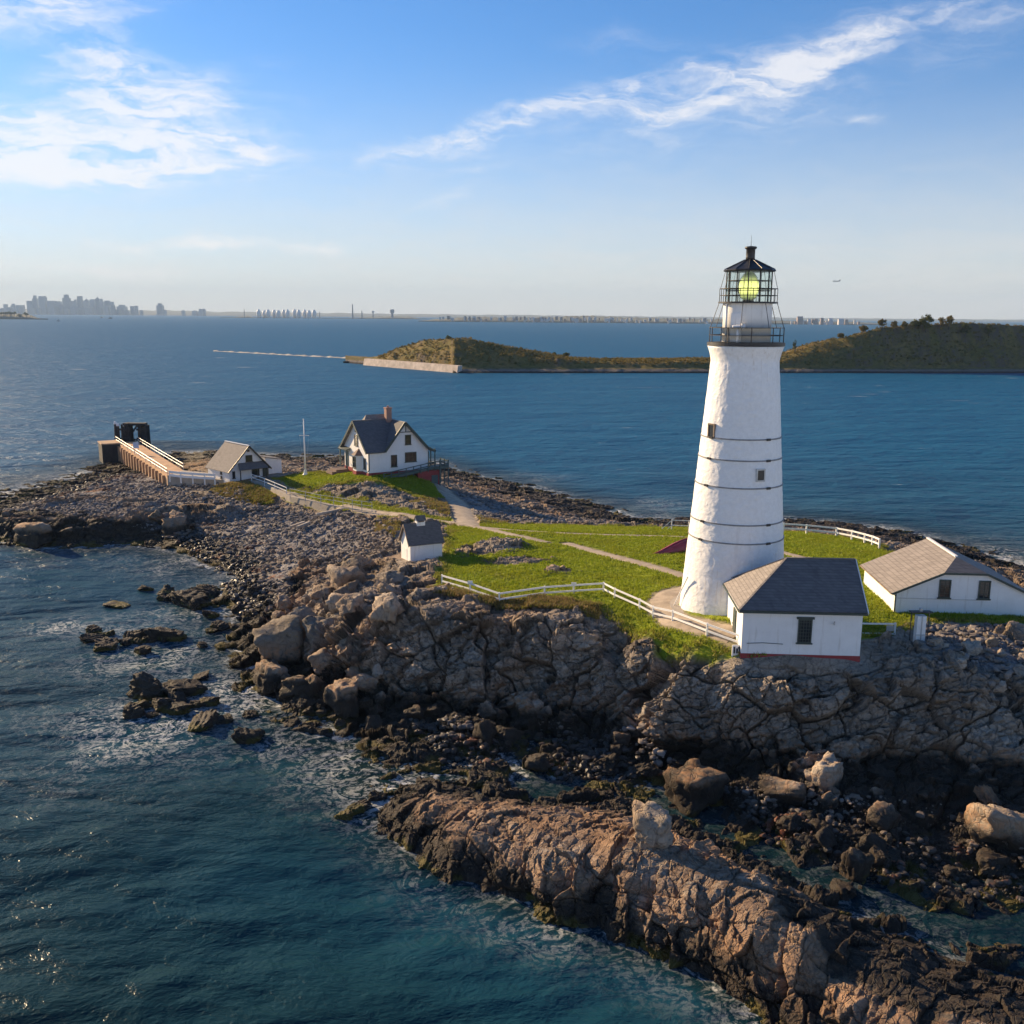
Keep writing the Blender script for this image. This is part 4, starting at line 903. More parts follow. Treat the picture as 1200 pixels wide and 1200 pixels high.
# ------------------------------------------------------------------ small shed with a cupola
def shed():
    A = at(481, 659.5, 6.35); rz = R(27); L, W, H, RH = 3.35, 2.5, 1.95, 3.6; my = W / 2
    t = empty('shed', A, rz); tag(t, 'small white shed with steep slate roof and a tiny cupola above the rocks', 'shed')
    MB().add([(0, 0, -.9), (L, 0, -.9), (L, W, -.9), (0, W, -.9), (0, 0, H), (L, 0, H), (L, W, H), (0, W, H), (0, my, RH - .1), (L, my, RH - .1)],
             [(0, 1, 5, 4), (1, 2, 6, 9, 5), (2, 3, 7, 6), (3, 0, 4, 8, 7), (3, 2, 1, 0), (4, 5, 9, 8), (6, 7, 8, 9)]).build('wall', M['stucco'], t)
    o = .22; s = (RH - H) / my; ze = H - o * s + .05; e = .2
    MB().prism(((-e, -o, ze), (L + e, -o, ze), (L + e, my, RH + .05), (-e, my, RH + .05)), .08).build('roof', M['roofd'], t)
    MB().prism(((L + e, W + o, ze), (-e, W + o, ze), (-e, my, RH + .05), (L + e, my, RH + .05)), .08).build('roof', M['roofd'], t)
    for p, q in (((-e - .03, -o, ze - .07), (-e - .03, my, RH)), ((-e - .03, my, RH), (-e - .03, W + o, ze - .07))): MB().bar(p, q, .05, .12).build('bargeboard', M['wood'], t)
    cx = L * .46; z0 = RH - .25
    c = MB().add([(cx - .42, my - .28, z0), (cx + .42, my - .28, z0), (cx + .42, my + .28, z0), (cx - .42, my + .28, z0), (cx - .42, my - .28, z0 + .62), (cx + .42, my - .28, z0 + .62), (cx + .42, my + .28, z0 + .62), (cx - .42, my + .28, z0 + .62), (cx - .42, my, z0 + .9), (cx + .42, my, z0 + .9)],
             [(0, 1, 5, 4), (1, 2, 6, 9, 5), (2, 3, 7, 6), (3, 0, 4, 8, 7), (3, 2, 1, 0), (4, 5, 9, 8), (6, 7, 8, 9)]).build('cupola', M['white'], t)
    MB().prism(((cx - .52, my - .40, z0 + .52), (cx + .52, my - .40, z0 + .52), (cx + .52, my, z0 + 1.0), (cx - .52, my, z0 + 1.0)), .05).prism(((cx + .52, my + .40, z0 + .52), (cx - .52, my + .40, z0 + .52), (cx - .52, my, z0 + 1.0), (cx + .52, my, z0 + 1.0)), .05).build('cupola_roof', M['roofd'], c)
    MB().box((cx, my - .285, z0 + .44), (.6, .02, .16)).build('louvre', M['wood'], c)
    MB().box((-.012, 1.25, .35), (.03, .75, 1.75)).build('door', M['white'], t)
shed()

# ------------------------------------------------------------------ boathouse
def boathouse():
    A, rz, Ln = corner_frame(at(269, 564.5, 4.35), at(315, 559, 4.35)); W, H, RH = 7.0, 1.75, 5.3; cx = Ln / 2
    t = empty('boathouse', A, rz); tag(t, 'white boathouse with steep brown grey roof at the inner end of the pier', 'house')
    MB().add([(0, 0, -.8), (Ln, 0, -.8), (Ln, W, -.8), (0, W, -.8), (0, 0, H), (Ln, 0, H), (Ln, W, H), (0, W, H), (cx, 0, RH - .1), (cx, W, RH - .1)],
             [(0, 1, 5, 8, 4), (1, 2, 6, 5), (2, 3, 7, 9, 6), (3, 0, 4, 7), (3, 2, 1, 0), (4, 8, 9, 7), (5, 6, 9, 8)]).build('wall', M['clap'], t)
    o = .35; s = (RH - H) / cx; ze = H - o * s + .06; e = .35
    MB().prism(((-o, W + e, ze), (-o, -e, ze), (cx, -e, RH + .06), (cx, W + e, RH + .06)), .1).build('roof', M['roof'], t)
    MB().prism(((Ln + o, -e, ze), (Ln + o, W + e, ze), (cx, W + e, RH + .06), (cx, -e, RH + .06)), .1).build('roof', M['roofd'], t)
    MB().bar((cx, -e, RH + .1), (cx, W + e, RH + .1), .3, .1).build('ridge_cap', M['white'], t)
    for p, q in (((-o, -e - .04, ze - .06), (cx, -e - .04, RH)), ((cx, -e - .04, RH), (Ln + o, -e - .04, ze - .06))): MB().bar(p, q, .07, .2).build('bargeboard', M['black'], t)
    MB().prism(((1.2, -1.1, 1.75), (Ln - .6, -1.1, 1.75), (Ln - .9, .02, 2.75), (1.6, .02, 2.75)), .08).build('porch_roof', M['roofd'], t)
    for x in (1.4, 4.4, Ln - .9): MB().box((x, -1.0, .6), (.12, .12, 2.3)).build('porch_post', M['black'], t)
    window(t, (cx + .05, 0, 3.35), 1.15, 1.0, 'x', (2, 1), 'black'); window(t, (cx + 1.1, 0, 1.05), 1.3, 1.0, 'x', (2, 1), 'black'); window(t, (.75, 0, 1.0), .45, 1.1, 'x', (1, 2), 'black')
    MB().box((cx, -.03, 4.55), (.4, .06, .35)).build('gable_vent', M['black'], t)
    for z in (.4, 1.1): window(t, (0, W * .36, z), .45, .4, 'y', (1, 1), 'black')
    MB().box((Ln - .55, -.05, .7), (1.0, .1, 2.0)).build('door', M['green'], t)
    # lean-to on the far side
    x0, x1 = Ln + .05, Ln + 3.0
    MB().add([(x0, 1.0, -.8), (x1, 1.0, -.8), (x1, 5.0, -.8), (x0, 5.0, -.8), (x0, 1.0, 3.0), (x1, 1.0, 2.5), (x1, 5.0, 2.5), (x0, 5.0, 3.0)], [(0, 1, 5, 4), (1, 2, 6, 5), (2, 3, 7, 6), (3, 0, 4, 7), (3, 2, 1, 0), (4, 5, 6, 7)]).build('lean_to', M['clap'], t)
    MB().prism(((x0, .8, 3.12), (x1 + .2, .8, 2.58), (x1 + .2, 5.2, 2.58), (x0, 5.2, 3.12)), .08).build('lean_to_roof', M['roofd'], t)
boathouse()

# ------------------------------------------------------------------ pier
def pier():
    zA, zB = 3.7, 4.2
    L0, R0 = at(136, 518, zA), at(159, 517, zA); L1, R1 = at(196, 557, zB), at(215, 551, zB); L2, R2 = at(268, 563, 4.4), at(262, 556, 4.4)
    m0 = (L0 + R0) / 2
    t = empty('pier', tuple(m0)); tag(t, 'long concrete pier with rusty sides running out to dark timber piles', 'pier')
    def loc(p): return tuple(np.asarray(p) - m0)
    MB().prism([loc(p) for p in (L0, L1, R1, R0)], .35).build('deck', M['deck'], t)
    lo = np.array((0, 0, 1.0))
    MB().prism([loc(p) for p in (L1, L2, R2, R1)], 1.8).build('landing', M['concrete'], t)
    dn = lambda p, h: np.array((p[0], p[1], p[2] - h))
    MB().prism([loc(p) for p in (dn(L0, .36), dn(L1, .36), dn(L1, 2.8), dn(L0, 4.6))], -.5).build('side_wall', M['rustcon'], t)
    MB().prism([loc(p) for p in (dn(R0, .36), dn(R1, .36), dn(R1, 2.8), dn(R0, 4.6))], .5).build('side_wall', M['rustcon'], t)
    d = (L1 - L0); d /= np.linalg.norm(d); n_ = np.array((d[1], -d[0], 0)); n_ = n_ / np.linalg.norm(n_)
    if n_[1] > 0: n_ = -n_
    for k in range(17):   # buttresses along the sunlit side
        p = L0 + d * (2 + k * 3.0); MB().box(loc(p + n_ * .02 - np.array((0, 0, 1.9 - .035 * k))), (.55, .9, 3.1 - .06 * k), math.atan2(d[1], d[0])).build('buttress', M['rustcon'], t)
    hd = empty('stone_dolphin', tuple(at(128, 526, 2.6))); tag(hd, 'square dark stone block at the seaward end of the pier', 'pier end')
    a = math.atan2(d[1], d[0])
    MB().box((0, 0, -1.2), (5.0, 3.4, 4.8), a).build('block', M['darkwood'], hd); MB().box((0, 0, 1.32), (5.2, 3.6, .25), a).build('cap', M['rustcon'], hd)
    # handrails of pipe
    for nm, P, Q, label in (('pier_railing', L0, L1, 'thin pipe railing along the seaward left edge of the pier'), ('pier_railing', R0, R1, 'pale two bar railing along the right edge of the pier')):
        o = empty(nm, tuple(P)); tag(o, label, 'railing'); f = MB(); v = Q - P
        for h in (.55, 1.1): f.tube((0, 0, h), tuple(v + np.array((0, 0, h))), .04, n=6)
        f.build('rail', M['steel'], o)
        for k in range(12): MB().tube(tuple(v * k / 11), tuple(v * k / 11 + np.array((0, 0, 1.1))), .05, n=6).build('post', M['steel'], o)
    sg = empty('notice_board', tuple(at(160, 533, 3.85))); tag(sg, 'pale blue notice board on posts beside the pier deck', 'sign')
    MB().box((0, 0, 1.8), (1.0, .08, 1.1), R(20)).build('board', mat_plain('pale_blue_board', (.45, .55, .70), .5, .1), sg)
    for x in (-.35, .35): MB().box((x * math.cos(R(20)), x * math.sin(R(20)) + .06, .9), (.09, .09, 1.9), R(20)).build('post', M['steel'], sg)
    # timber dolphins round the landing place
    for k, (px, label) in enumerate(((142, 'cluster of tarred timber piles left of the gap at the pier end'), (162, 'cluster of tarred timber piles right of the gap at the pier end'))):
        c = at(px, 519, zA); c = c + np.array((0, 3.5, 0)); o = empty('timber_dolphin', tuple(c)); tag(o, label, 'pile cluster', 'timber dolphins at the pier end')
        rng = random.Random(k)
        for i in range(-2, 3):
            for j in (-1, 0, 1):
                x, y = i * .40 + rng.uniform(-.05, .05), j * .9
                MB().tube((x, y, -5), (x * .92, y * .92, 3.3 + rng.uniform(-.5, .5)), .24, .2, 8).build('pile', M['darkwood'], o)
        MB().box((0, -1.28, 2.5), (2.1, .3, .4)).box((0, -1.28, .6), (2.1, .3, .4)).build('waling', M['darkwood'], o)
    a_, b_ = at(142, 519, zA), at(162, 519, zA); o = empty('timber_crosshead', tuple((a_ + b_) / 2 + np.array((0, 3.6, 0)))); tag(o, 'dark heavy beam with a brace spanning the two pile clusters', 'beam')
    w = (b_[0] - a_[0]) / 2 - .9
    MB().box((0, 0, 3.5), (2 * w + 3.0, 1.5, .5)).build('beam', M['darkwood'], o); MB().bar((-w, 0, 1.6), (w * .6, 0, 3.3), .3).build('brace', M['darkwood'], o); MB().box((0, 0, .2), (2 * w + .2, .5, .4)).build('sill_beam', M['darkwood'], o)
    for k, (px, h, label) in enumerate(((130, 3.6, 'single leaning pile with pale top at the far left of the pier end'), (134.5, 3.2, 'single upright pile between the outermost pile and the left cluster'))):
        c = at(px, 519, zA) + np.array((0, 2.5, 0)); o = empty('mooring_pile', tuple(c)); tag(o, label, 'pile')
        MB().tube((0, 0, -5), (.15 - .3 * k, 0, h), .32, .28, 10).build('shaft', M['darkwood'], o); MB().lathe([(.3, h - .02), (.36, h + .1), (.26, h + .5), (0, h + .6)], (.15 - .3 * k, 0, 0), 10).build('cap', M['white'], o)
pier()

# ------------------------------------------------------------------ paths
for k_, (pts, w) in PATHS.items():
    P = np.array(pts); seg = np.hypot(*np.diff(P[:, :2], axis=0).T); s = np.concatenate(((0,), np.cumsum(seg))); n = max(8, int(s[-1] / .35))
    tt = np.linspace(0, s[-1], n); c = np.stack([np.interp(tt, s, P[:, i]) for i in range(2)], 1)
    for _ in range(6): c[1:-1] = (c[:-2] + 2 * c[1:-1] + c[2:]) / 4
    d = np.gradient(c, axis=0); d /= np.linalg.norm(d, axis=1)[:, None]; nr = np.stack((-d[:, 1], d[:, 0]), 1); V = []; K = 5
    for i in range(n):
        for j in range(K):
            f = (j / (K - 1) - .5) * w * (1 + .12 * math.sin(i * .9) + .08 * math.sin(i * 2.3 + j)); q = c[i] + nr[i] * f
            V.append((q[0], q[1], float(hb(q[0], q[1])) + .035 + (.0 if 0 < j < K - 1 else -.10)))
    ix = np.arange(n * K).reshape(n, K); Q = np.stack((ix[:-1, :-1], ix[1:, :-1], ix[1:, 1:], ix[:-1, 1:]), -1).reshape(-1, 4)
    tag(np_mesh('path', V, Q, M['path'], True), kind='structure')
# retaining wall below the path
def retaining_wall():
    P = [at(318, 571, 4.4), at(340, 581, 4.3), at(370, 588, 4.5), at(400, 594, 4.75), at(440, 599, 5.1)]; o = empty('retaining_wall', tuple(P[0])); tag(o, 'low concrete wall holding up the path above the cobble beach', 'wall')
    f = MB()
    for k in range(4):
        p, q = P[k] - P[0], P[k + 1] - P[0]; h = (2.3, 2.2, 1.6, 1.0, .5)
        f.add([(p[0], p[1] - .25, p[2] + .0), (q[0], q[1] - .25, q[2] + .0), (q[0], q[1] - .5, q[2] - h[k + 1]), (p[0], p[1] - .5, p[2] - h[k]), (p[0], p[1] + .5, p[2]), (q[0], q[1] + .5, q[2]), (q[0], q[1] + .5, q[2] - h[k + 1]), (p[0], p[1] + .5, p[2] - h[k])],
              [(0, 3, 2, 1), (0, 1, 5, 4), (4, 5, 6, 7), (3, 7, 6, 2)] + ([(0, 4, 7, 3)] if k == 0 else []) + ([(1, 2, 6, 5)] if k == 3 else []))
    f.build('wall', M['concrete'], o)
retaining_wall()

# ------------------------------------------------------------------ fences
def fence(name, label, pts, h, levels, post, rail, mat, cat='fence', drop=.5):
    """pts: places of the posts on the ground"""
    o = empty(name, tuple(pts[0])); tag(o, label, cat); b0 = np.array(pts[0])
    for k, p in enumerate(pts):
        q = p - b0; MB().box((q[0], q[1], q[2] + h / 2 - drop / 2), (post, post, h + drop)).build('post', M[mat], o)
    for lv in levels:
        f = MB()
        for p, q in zip(pts[:-1], pts[1:]):
            f.bar(tuple(p - b0 + np.array((0, -post / 2 - .015, lv))), tuple(q - b0 + np.array((0, -post / 2 - .015, lv))), *rail)
        f.build('rail', M[mat], o)
    return o
FP = [(518,686),(551,698.5),(585,710),(638,705),(672,702.5),(707,701),(720,708),(749,719),(765,725),(788,733),(828,750),(876,767)]
FZ = (6.95,6.95,6.95,7.05,7.1,7.15,7.2,7.3,7.4,7.5,7.6,7.5)
fp = [at(px, py, z) for (px, py), z in zip(FP, FZ)]
fp = [np.array((p[0], p[1], max(p[2], ht(p[0], p[1]) - .15))) for p in fp]
fo = fence('rail_fence', 'long white two rail fence along the cliff edge up to the oil house', fp, .98, (.90, .42), .13, (.05, .14), 'white')
for k in (1, 4):
    p = fp[k] - fp[0]; MB().box((p[0], p[1] - .15, p[2] + 1.0), (.42, .05, .3)).build('notice_plate', M['white'], fo)
bp = [at(px, py, z) for px, py, z in ((918,622,6.2),(945,624,6.25),(980,627,6.35),(998,631,6.45),(1013,635,6.55),(1022,638,6.65),(1030,643,6.8))]
bp = [np.array((p[0], p[1], hb(p[0], p[1]))) for p in bp]
fence('rail_fence', 'curved white two rail fence at the back edge of the lawn near the low building', bp, 1.15, (1.06, .55), .16, (.06, .17), 'white')
bp = [at(px, py, z) for px, py, z in ((776,620,5.9),(787,620,6.0),(807,620,6.1),(830,621,6.1))]
bp = [np.array((p[0], p[1], hb(p[0], p[1]))) for p in bp]; bp[0][2] -= 1.0
fence('rail_fence', 'short pale blue grey railing on the lawn edge left behind the lighthouse', bp, 1.25, (1.2, .6), .1, (.06, .08), 'white')
bp = [at(1008, 745, 7.65), at(1048, 745.5, 7.65)]
f_ = fence('rail_fence', 'short white fence length attached to the right side of the oil house', [bp[0], bp[1]], 1.0, (.94, .2), .12, (.06, .11), 'white')
q_ = bp[1] - bp[0]; MB().box((q_[0] - .4, q_[1] - .1, q_[2] + .62), (.5, .04, .42)).build('notice_plate', M['steel'], f_)
bp = [at(px, py, z) for px, py, z in ((340,581,4.5),(358,585,4.6),(376,589,4.75),(391,591,4.9),(402,593,5.0),(413,595,5.1),(424,596.5,5.2),(436,598,5.3))]
fence('path_railing', 'thin grey pipe railing beside the path below the keeper house mound', bp, 1.1, (1.05, .55), .07, (.05, .05), 'steel', 'railing')
bp = [at(px, py, z) for px, py, z in ((295,562,4.6),(310,567,4.55),(322,572,4.5),(336,578,4.4))]
fence('path_railing', 'white hand rail along the bend of the path beside the boathouse', bp, .9, (.85, .35), .09, (.06, .09), 'white', 'railing')
bp = [at(px, py, z) for px, py, z in ((199,561,4.1),(212,562.5,4.15),(226,563.5,4.2),(240,564.5,4.3),(252,565,4.35))]
fence('board_fence', 'bright white board fence on the landing between pier and boathouse', bp, 1.35, (1.15, .6), .16, (.08, .36), 'white')

# ------------------------------------------------------------------ flagpole, boat, beacon, small things
def small_things():
    p = at(358, 557, 5.1); o = empty('flagpole', tuple(p)); tag(o, 'white flagpole with a yardarm on the grass between boathouse and house', 'flagpole')
    MB().tube((0, 0, -.4), (0, 0, 8.8), .13, .07, 10).build('pole', M['white'], o, smooth=True); MB().tube((-.75, 0, 6.3), (.75, 0, 6.3), .06, n=8).build('yardarm', M['white'], o)
    MB().lathe([(.5, -.3), (.5, .1), (.3, .3), (.18, .9)], n=12).build('base', M['white'], o); MB().lathe([(0, 8.75), (.12, 8.85), (0, 9.0)], n=8).build('finial', M['white'], o)
    st = MB()
    for s in (-1, 1): st.tube((s * .73, 0, 6.25), (s * .15, 0, 1.0), .012, n=4)
    st.build('halyard', M['steel'], o)
    # upturned boat on the lawn
    a, b = at(758, 652, 7.15), at(832, 640, 7.2); v = b - a; Ln = math.hypot(v[0], v[1]); o = empty('upturned_boat', tuple(a), math.atan2(v[1], v[0])); tag(o, 'faded red upturned boat lying on the grass left of the lighthouse', 'boat')
    ns, nk = 28, 13
    def hull(x0, x1):
        V = []; xs = np.linspace(x0, x1, ns)
        for x in xs:
            q = x / Ln; wv = .78 * (math.sin(math.pi * min(1, max(0, q * .78 + .0)) ** 1.0) ** .8) if q < .62 else .78 * (math.sin(math.pi * .62 * .78) ** .8) * max(.0, 1 - ((q - .62) / .38) ** 1.6)
            hv = .08 + 1.15 * sstep(np.array(q), .0, .66) * (1 if q < .62 else max(.1, 1 - ((q - .62) / .38) ** 1.8 * .85))
            for j in range(nk):
                th = math.pi * j / (nk - 1); cx, sx = math.cos(th), math.sin(th)
                V.append((x, wv * cx * abs(cx) ** -.25 if abs(cx) > 1e-3 else 0, hv * (abs(sx) ** .75) - .03))
        ix = np.arange(ns * nk).reshape(ns, nk); F = [(int(ix[i, j]), int(ix[i + 1, j]), int(ix[i + 1, j + 1]), int(ix[i, j + 1])) for i in range(ns - 1) for j in range(nk - 1)]
        return V, F
    V, F = hull(0.02, Ln * .60); MB().add(V, F).build('hull', M['hull'], o, smooth=True)
    V, F = hull(Ln * .60, Ln * .995); MB().add(V, F).build('stern', M['hull2'], o, smooth=True)
    k = MB()
    for i in range(14):
        def hz(q): return .08 + 1.15 * float(sstep(np.array(q), 0, .66)) * (1 if q < .62 else max(.1, 1 - ((q - .62) / .38) ** 1.8 * .85))
        q0, q1 = .02 + i * .06, .02 + (i + 1) * .06; k.bar((q0 * Ln, 0, hz(q0)), (q1 * Ln, 0, hz(q1)), .07, .1)
    k.build('keel', M['hull'], o)
    # leaning guy rod beside the tower
    a, b = at(789, 711, 7.9), atd(806, 676, 71.5); o = empty('guy_rod', tuple(a)); tag(o, 'pale slanting rod from the path up to the lighthouse wall', 'rod')
    MB().tube((0, 0, 0), tuple(b - a), .055, n=8).build('rod', M['white'], o); MB().box((0, 0, .0), (.3, .3, .16)).build('anchor', M['concrete'], o)
    # signal beacon cabinet
    p = at(1076, 757, 7.4); o = empty('signal_beacon', tuple(p)); tag(o, 'tall narrow white beacon cabinet in a dark frame on the rubble slope', 'beacon')
    MB().box((0, 0, 1.1), (.62, .5, 2.3)).build('cabinet', M['white'], o); MB().box((0, -.27, 1.1), (.06, .06, 2.3)).box((-.0, -.27, .9), (.7, .05, .05)).build('seam', M['steel'], o)
    for s in (-1, 1): MB().box((s * .62, .1, 1.2), (.06, .06, 2.6)).build('frame_post', M['rust'], o)
    MB().box((0, .1, 2.48), (1.5, .5, .07)).build('top_frame', M['rust'], o); MB().tube((0, .1, 2.5), (0, .1, 2.75), .12, n=10).build('lamp', M['steel'], o); MB().box((0, 0, -.35), (1.5, 1.0, .6)).build('footing', M['concrete'], o)
    # framed panel with dark bars at the end of the cliff fence
    p = at(863, 770, 7.35); o = empty('sign_panel', tuple(p), R(8)); tag(o, 'small white framed panel with dark upright bars at the end of the cliff fence', 'sign')
    MB().box((0, 0, .5), (.68, .06, .74)).build('board', M['white'], o)
    for x, h, z in ((-.19, .46, .52), (-.0, .34, .46), (.19, .46, .52), (.09, .16, .66)): MB().box((x, -.04, z), (.11 if h > .2 else .05, .03, h)).build('bar', M['black'], o)
    for s in (-.28, .28): MB().box((s, .05, .0), (.07, .07, .9)).build('leg', M['white'], o)
small_things()

# ------------------------------------------------------------------ stones
def ico(sub):
    import bmesh
    bm = bmesh.new(); bmesh.ops.create_icosphere(bm, subdivisions=sub, radius=1)
    v = np.array([x.co[:] for x in bm.verts]); f = np.array([[q.index for q in p.verts] for p in bm.faces]); bm.free(); return v, f
def chisel(dirs, seed, planes=11, soft=.0, flat=1.0):
    """radius of a rock cut by random planes"""
    rng = np.random.RandomState(seed); n = rng.normal(size=(planes, 3)); n /= np.linalg.norm(n, axis=1)[:, None]
    n = np.vstack([n, np.eye(3)[:, :], -np.eye(3)]) ; h = np.concatenate((rng.uniform(.62, .92, planes), rng.uniform(.7, 1.0, 6)))
    c = dirs @ n.T; r = np.where(c > .05, h / np.maximum(c, .05), 9).min(1); return np.minimum(r, 1.25)
IV4, IF4 = ico(4); IV1, IF1 = ico(1); IV2, IF2 = ico(2)
def boulder_mesh(seed, mat):
    r = chisel(IV4, seed, 5 + seed % 5)
    V = IV4 * r[:, None]; V = V * (1 + .045 * fbm(V * 2.2 + seed * 7, 3, 4))[:, None]
    b, cid, off = worley(V * 1.5 + seed * 3.1, seed, True); V = V * (1 + .24 * (idrand(cid, 3) - .5) + .34 * (off * np.stack((idrand(cid, 5) - .5, idrand(cid, 6) - .5, idrand(cid, 7) - .5), 1)).sum(1) - .07 * sstep(b, .07, 0))[:, None]
    b, cid, off = worley(V * 3.6 + seed, seed + 50, True); V = V * (1 + .06 * (idrand(cid, 3) - .5) + .16 * (off * np.stack((idrand(cid, 5) - .5, idrand(cid, 6) - .5, idrand(cid, 7) - .5), 1)).sum(1) / 2)[:, None]
    me = bpy.data.meshes.new('boulder'); me.vertices.add(len(V)); me.vertices.foreach_set('co', V.astype(np.float32).ravel())
    me.loops.add(IF4.size); me.loops.foreach_set('vertex_index', IF4.astype(np.int32).ravel()); me.polygons.add(len(IF4))
    me.polygons.foreach_set('loop_start', np.arange(0, IF4.size, 3, dtype=np.int32)); me.polygons.foreach_set('loop_total', np.full(len(IF4), 3, np.int32))
    me.update(calc_edges=True); me.materials.append(mat); return me
def jagged_mesh(seed, mat):
    r = chisel(IV4, seed + 40, 5); V = IV4 * r[:, None]
    a = seed * 1.7; u = V @ np.array((math.cos(a), math.sin(a), .45)); lay = np.abs(((u * 2.6 + .4 * vnoise(V * 2, seed)) % 1.0) - .5) * 2
    V = V * (1 + .20 * fbm(V * 1.6 + seed * 5, 4, 4, ridge=True) - .16 * lay + .05 * fbm(V * 6, 8, 2))[:, None]
    me = bpy.data.meshes.new('boulder'); me.from_pydata(V.tolist(), [], IF4.tolist()); me.update(); me.materials.append(mat); return me
BM_ = [boulder_mesh(s, M_ROCK) for s in range(16)] + [jagged_mesh(s, M_ROCK) for s in range(8)]
brng = random.Random(11)
def boulder(p, size, label, group=None, k=None, squash=None, yaw=None, tilt=.35, sink=.3):
    o = bpy.data.objects.new('boulder', BM_[brng.randrange(16) if k is None else k])
    s = squash or (brng.uniform(.8, 1.25), brng.uniform(.7, 1.1), brng.uniform(.55, .9))
    o.scale = (size / 2 * s[0], size / 2 * s[1], size / 2 * s[2]); o.location = (p[0], p[1], p[2] + size / 2 * s[2] * (1 - 2 * sink))
    o.rotation_euler = (brng.uniform(-tilt, tilt), brng.uniform(-tilt, tilt), brng.uniform(0, 6.28) if yaw is None else yaw)
    put(o); return tag(o, label, 'boulder', group)
def gnd(px, py):
    p = on(px, py); return np.array((p[0], p[1], max(p[2], hb(p[0], p[1]))))
# boulders that stand out one by one
for px, py, size, label, k, sq in (
    (763, 988, 2.7, 'large grey squared boulder perched on top of the foreground ledge', 3, (1.0, .9, .95)),
    (815, 938, 3.6, 'large rounded brown boulder in the channel between ledge and cliff', 5, (1.0, .9, .85)),
    (964, 918, 2.5, 'tan pointed boulder leaning at the cliff foot below the oil house', 7, (1.0, .8, 1.0)),
    (962, 930, 1.2, 'small pale boulder resting against the tan pointed boulder', 2, None),
    (1174, 985, 3.4, 'big brown wedge boulder at the cliff foot near the right edge', 9, (1.1, .9, .85)),
    (1160, 1012, 1.7, 'round dark boulder just below the big brown wedge boulder', 4, None),
    (332, 768, 4.2, 'huge tan boulder above the water at the left cliff corner', 1, (1.1, .9, .9)),
    (318, 803, 3.0, 'black square boulder at the waterline under the huge tan boulder', 6, (1.15, .9, .8)),
    (352, 812, 2.6, 'black pointed boulder right of the black square boulder', 8, (1.2, .9, .75)),
    (401, 832, 3.0, 'tall black boulder at the waterline between cove and cliff', 10, (1.0, .9, 1.0)),
    (405, 690, 3.2, 'orange tan boulder on the slope left of the shed cliff', 11, (1.1, .9, .95)),
    (378, 700, 2.6, 'tan blocky boulder lower left of the orange tan boulder', 12, None),
    (40, 635, 5.2, 'large black flat topped boulder in the water at the island tip', 6, (1.2, .8, .65)),
    (1035, 1005, 1.6, 'dark boulder in the shaded pool below the right cliff', 2, None),
    (1000, 1032, 2.0, 'broken upright block standing in the dark channel', 3, (.8, .8, 1.2)),
    (985, 1050, 1.8, 'pale tilted slab below the broken upright block', 13, (1.2, .7, .7)),
    (920, 935, 2.6, 'low wide tan boulder left of the tan pointed boulder', 14, (1.4, .9, .65)),
    (1112, 1022, .9, 'small sunlit boulder alone near the dark right pool', 15, None)):
    g = gnd(px, py); boulder((g[0], g[1], g[2] - .1), size, label, k=k, squash=sq, tilt=.2, sink=.18)
# rocks awash in the cove
for px, py, size, label, sq in (
    (190, 747, 3.6, 'black wedge rock awash, the middle one of the cove', (1.5, .8, .6)), (222, 706, 4.6, 'widest black rock awash near the beach of the cove', (1.4, .8, .6)),
    (172, 690, 2.0, 'small black rock awash farthest from the beach rubble', (1.2, .8, .5)), (195, 695, 2.4, 'black rock awash touching the left of the widest rock', (1.2, .8, .6)),
    (240, 698, 3.0, 'black rock awash between the widest rock and the beach', (1.3, .8, .6)), (125, 757, 2.6, 'brown weedy rock awash at the outer side of the cove', (1.3, .9, .6)),
    (112, 748, 2.2, 'low rock awash behind the brown weedy rock', (1.6, .9, .4)), (135, 708, 2.4, 'flat rock barely above water far out in the cove', (1.6, .9, .3)),
    (176, 815, 3.4, 'largest black rock of the ragged reef in the cove', (1.1, 1.0, .9)), (210, 812, 3.6, 'broad black rock on the right of the ragged reef', (1.3, .9, .6)),
    (157, 838, 2.2, 'weedy yellow brown rock at the near left end of the reef', (1.0, .9, .8)), (205, 832, 2.6, 'low black rock in the middle of the ragged reef', (1.4, .9, .6)),
    (238, 848, 2.6, 'dark rock awash at the near right end of the reef', (1.5, .9, .6)), (262, 845, 1.6, 'small dark rock awash beside the near right reef end', (1.2, .9, .6)),
    (291, 866, 2.4, 'lone black pyramid rock awash in front of the reef', (1.2, 1.0, .8)), (237, 757, 1.3, 'tiny dark rock awash right of the black wedge rock', None),
    (276, 775, 1.4, 'tiny rock awash close under the huge tan boulder', None), (237, 792, 1.8, 'low dark rock awash behind the ragged reef', (1.4, .9, .5)),
    (292, 838, 1.2, 'tiny round rock awash between reef and cliff', None), (160, 752, 1.3, 'tiny rock awash between wedge rock and brown weedy rock', None),
    (418, 948, 1.6, 'foam washed rock left of the foreground ledge tip', None), (402, 956, 1.2, 'small foam washed rock farthest left of the ledge tip', None), (445, 935, 1.3, 'foam washed rock behind the foreground ledge tip', None)):
    p = at(px, py, 0.0); boulder((p[0], p[1], -.25), size * .86, label, k=16 + brng.randrange(8), squash=(1.25, .85, .62) if sq is None else (sq[0], sq[1], sq[2] * .8), tilt=.3, sink=.18)
for px, py, n in ((195, 825, 9), (225, 705, 7), (120, 752, 4), (255, 740, 5), (180, 745, 3)):
    for k in range(n):
        p = at(px + brng.gauss(0, 24), py + brng.gauss(0, 10), 0.0); boulder((p[0], p[1], -.2), brng.uniform(.7, 1.9), 'small jagged rock just breaking the surface of the foaming cove', 'small rocks awash in the cove', k=16 + brng.randrange(8), squash=(1.3, .9, .6), sink=.2)
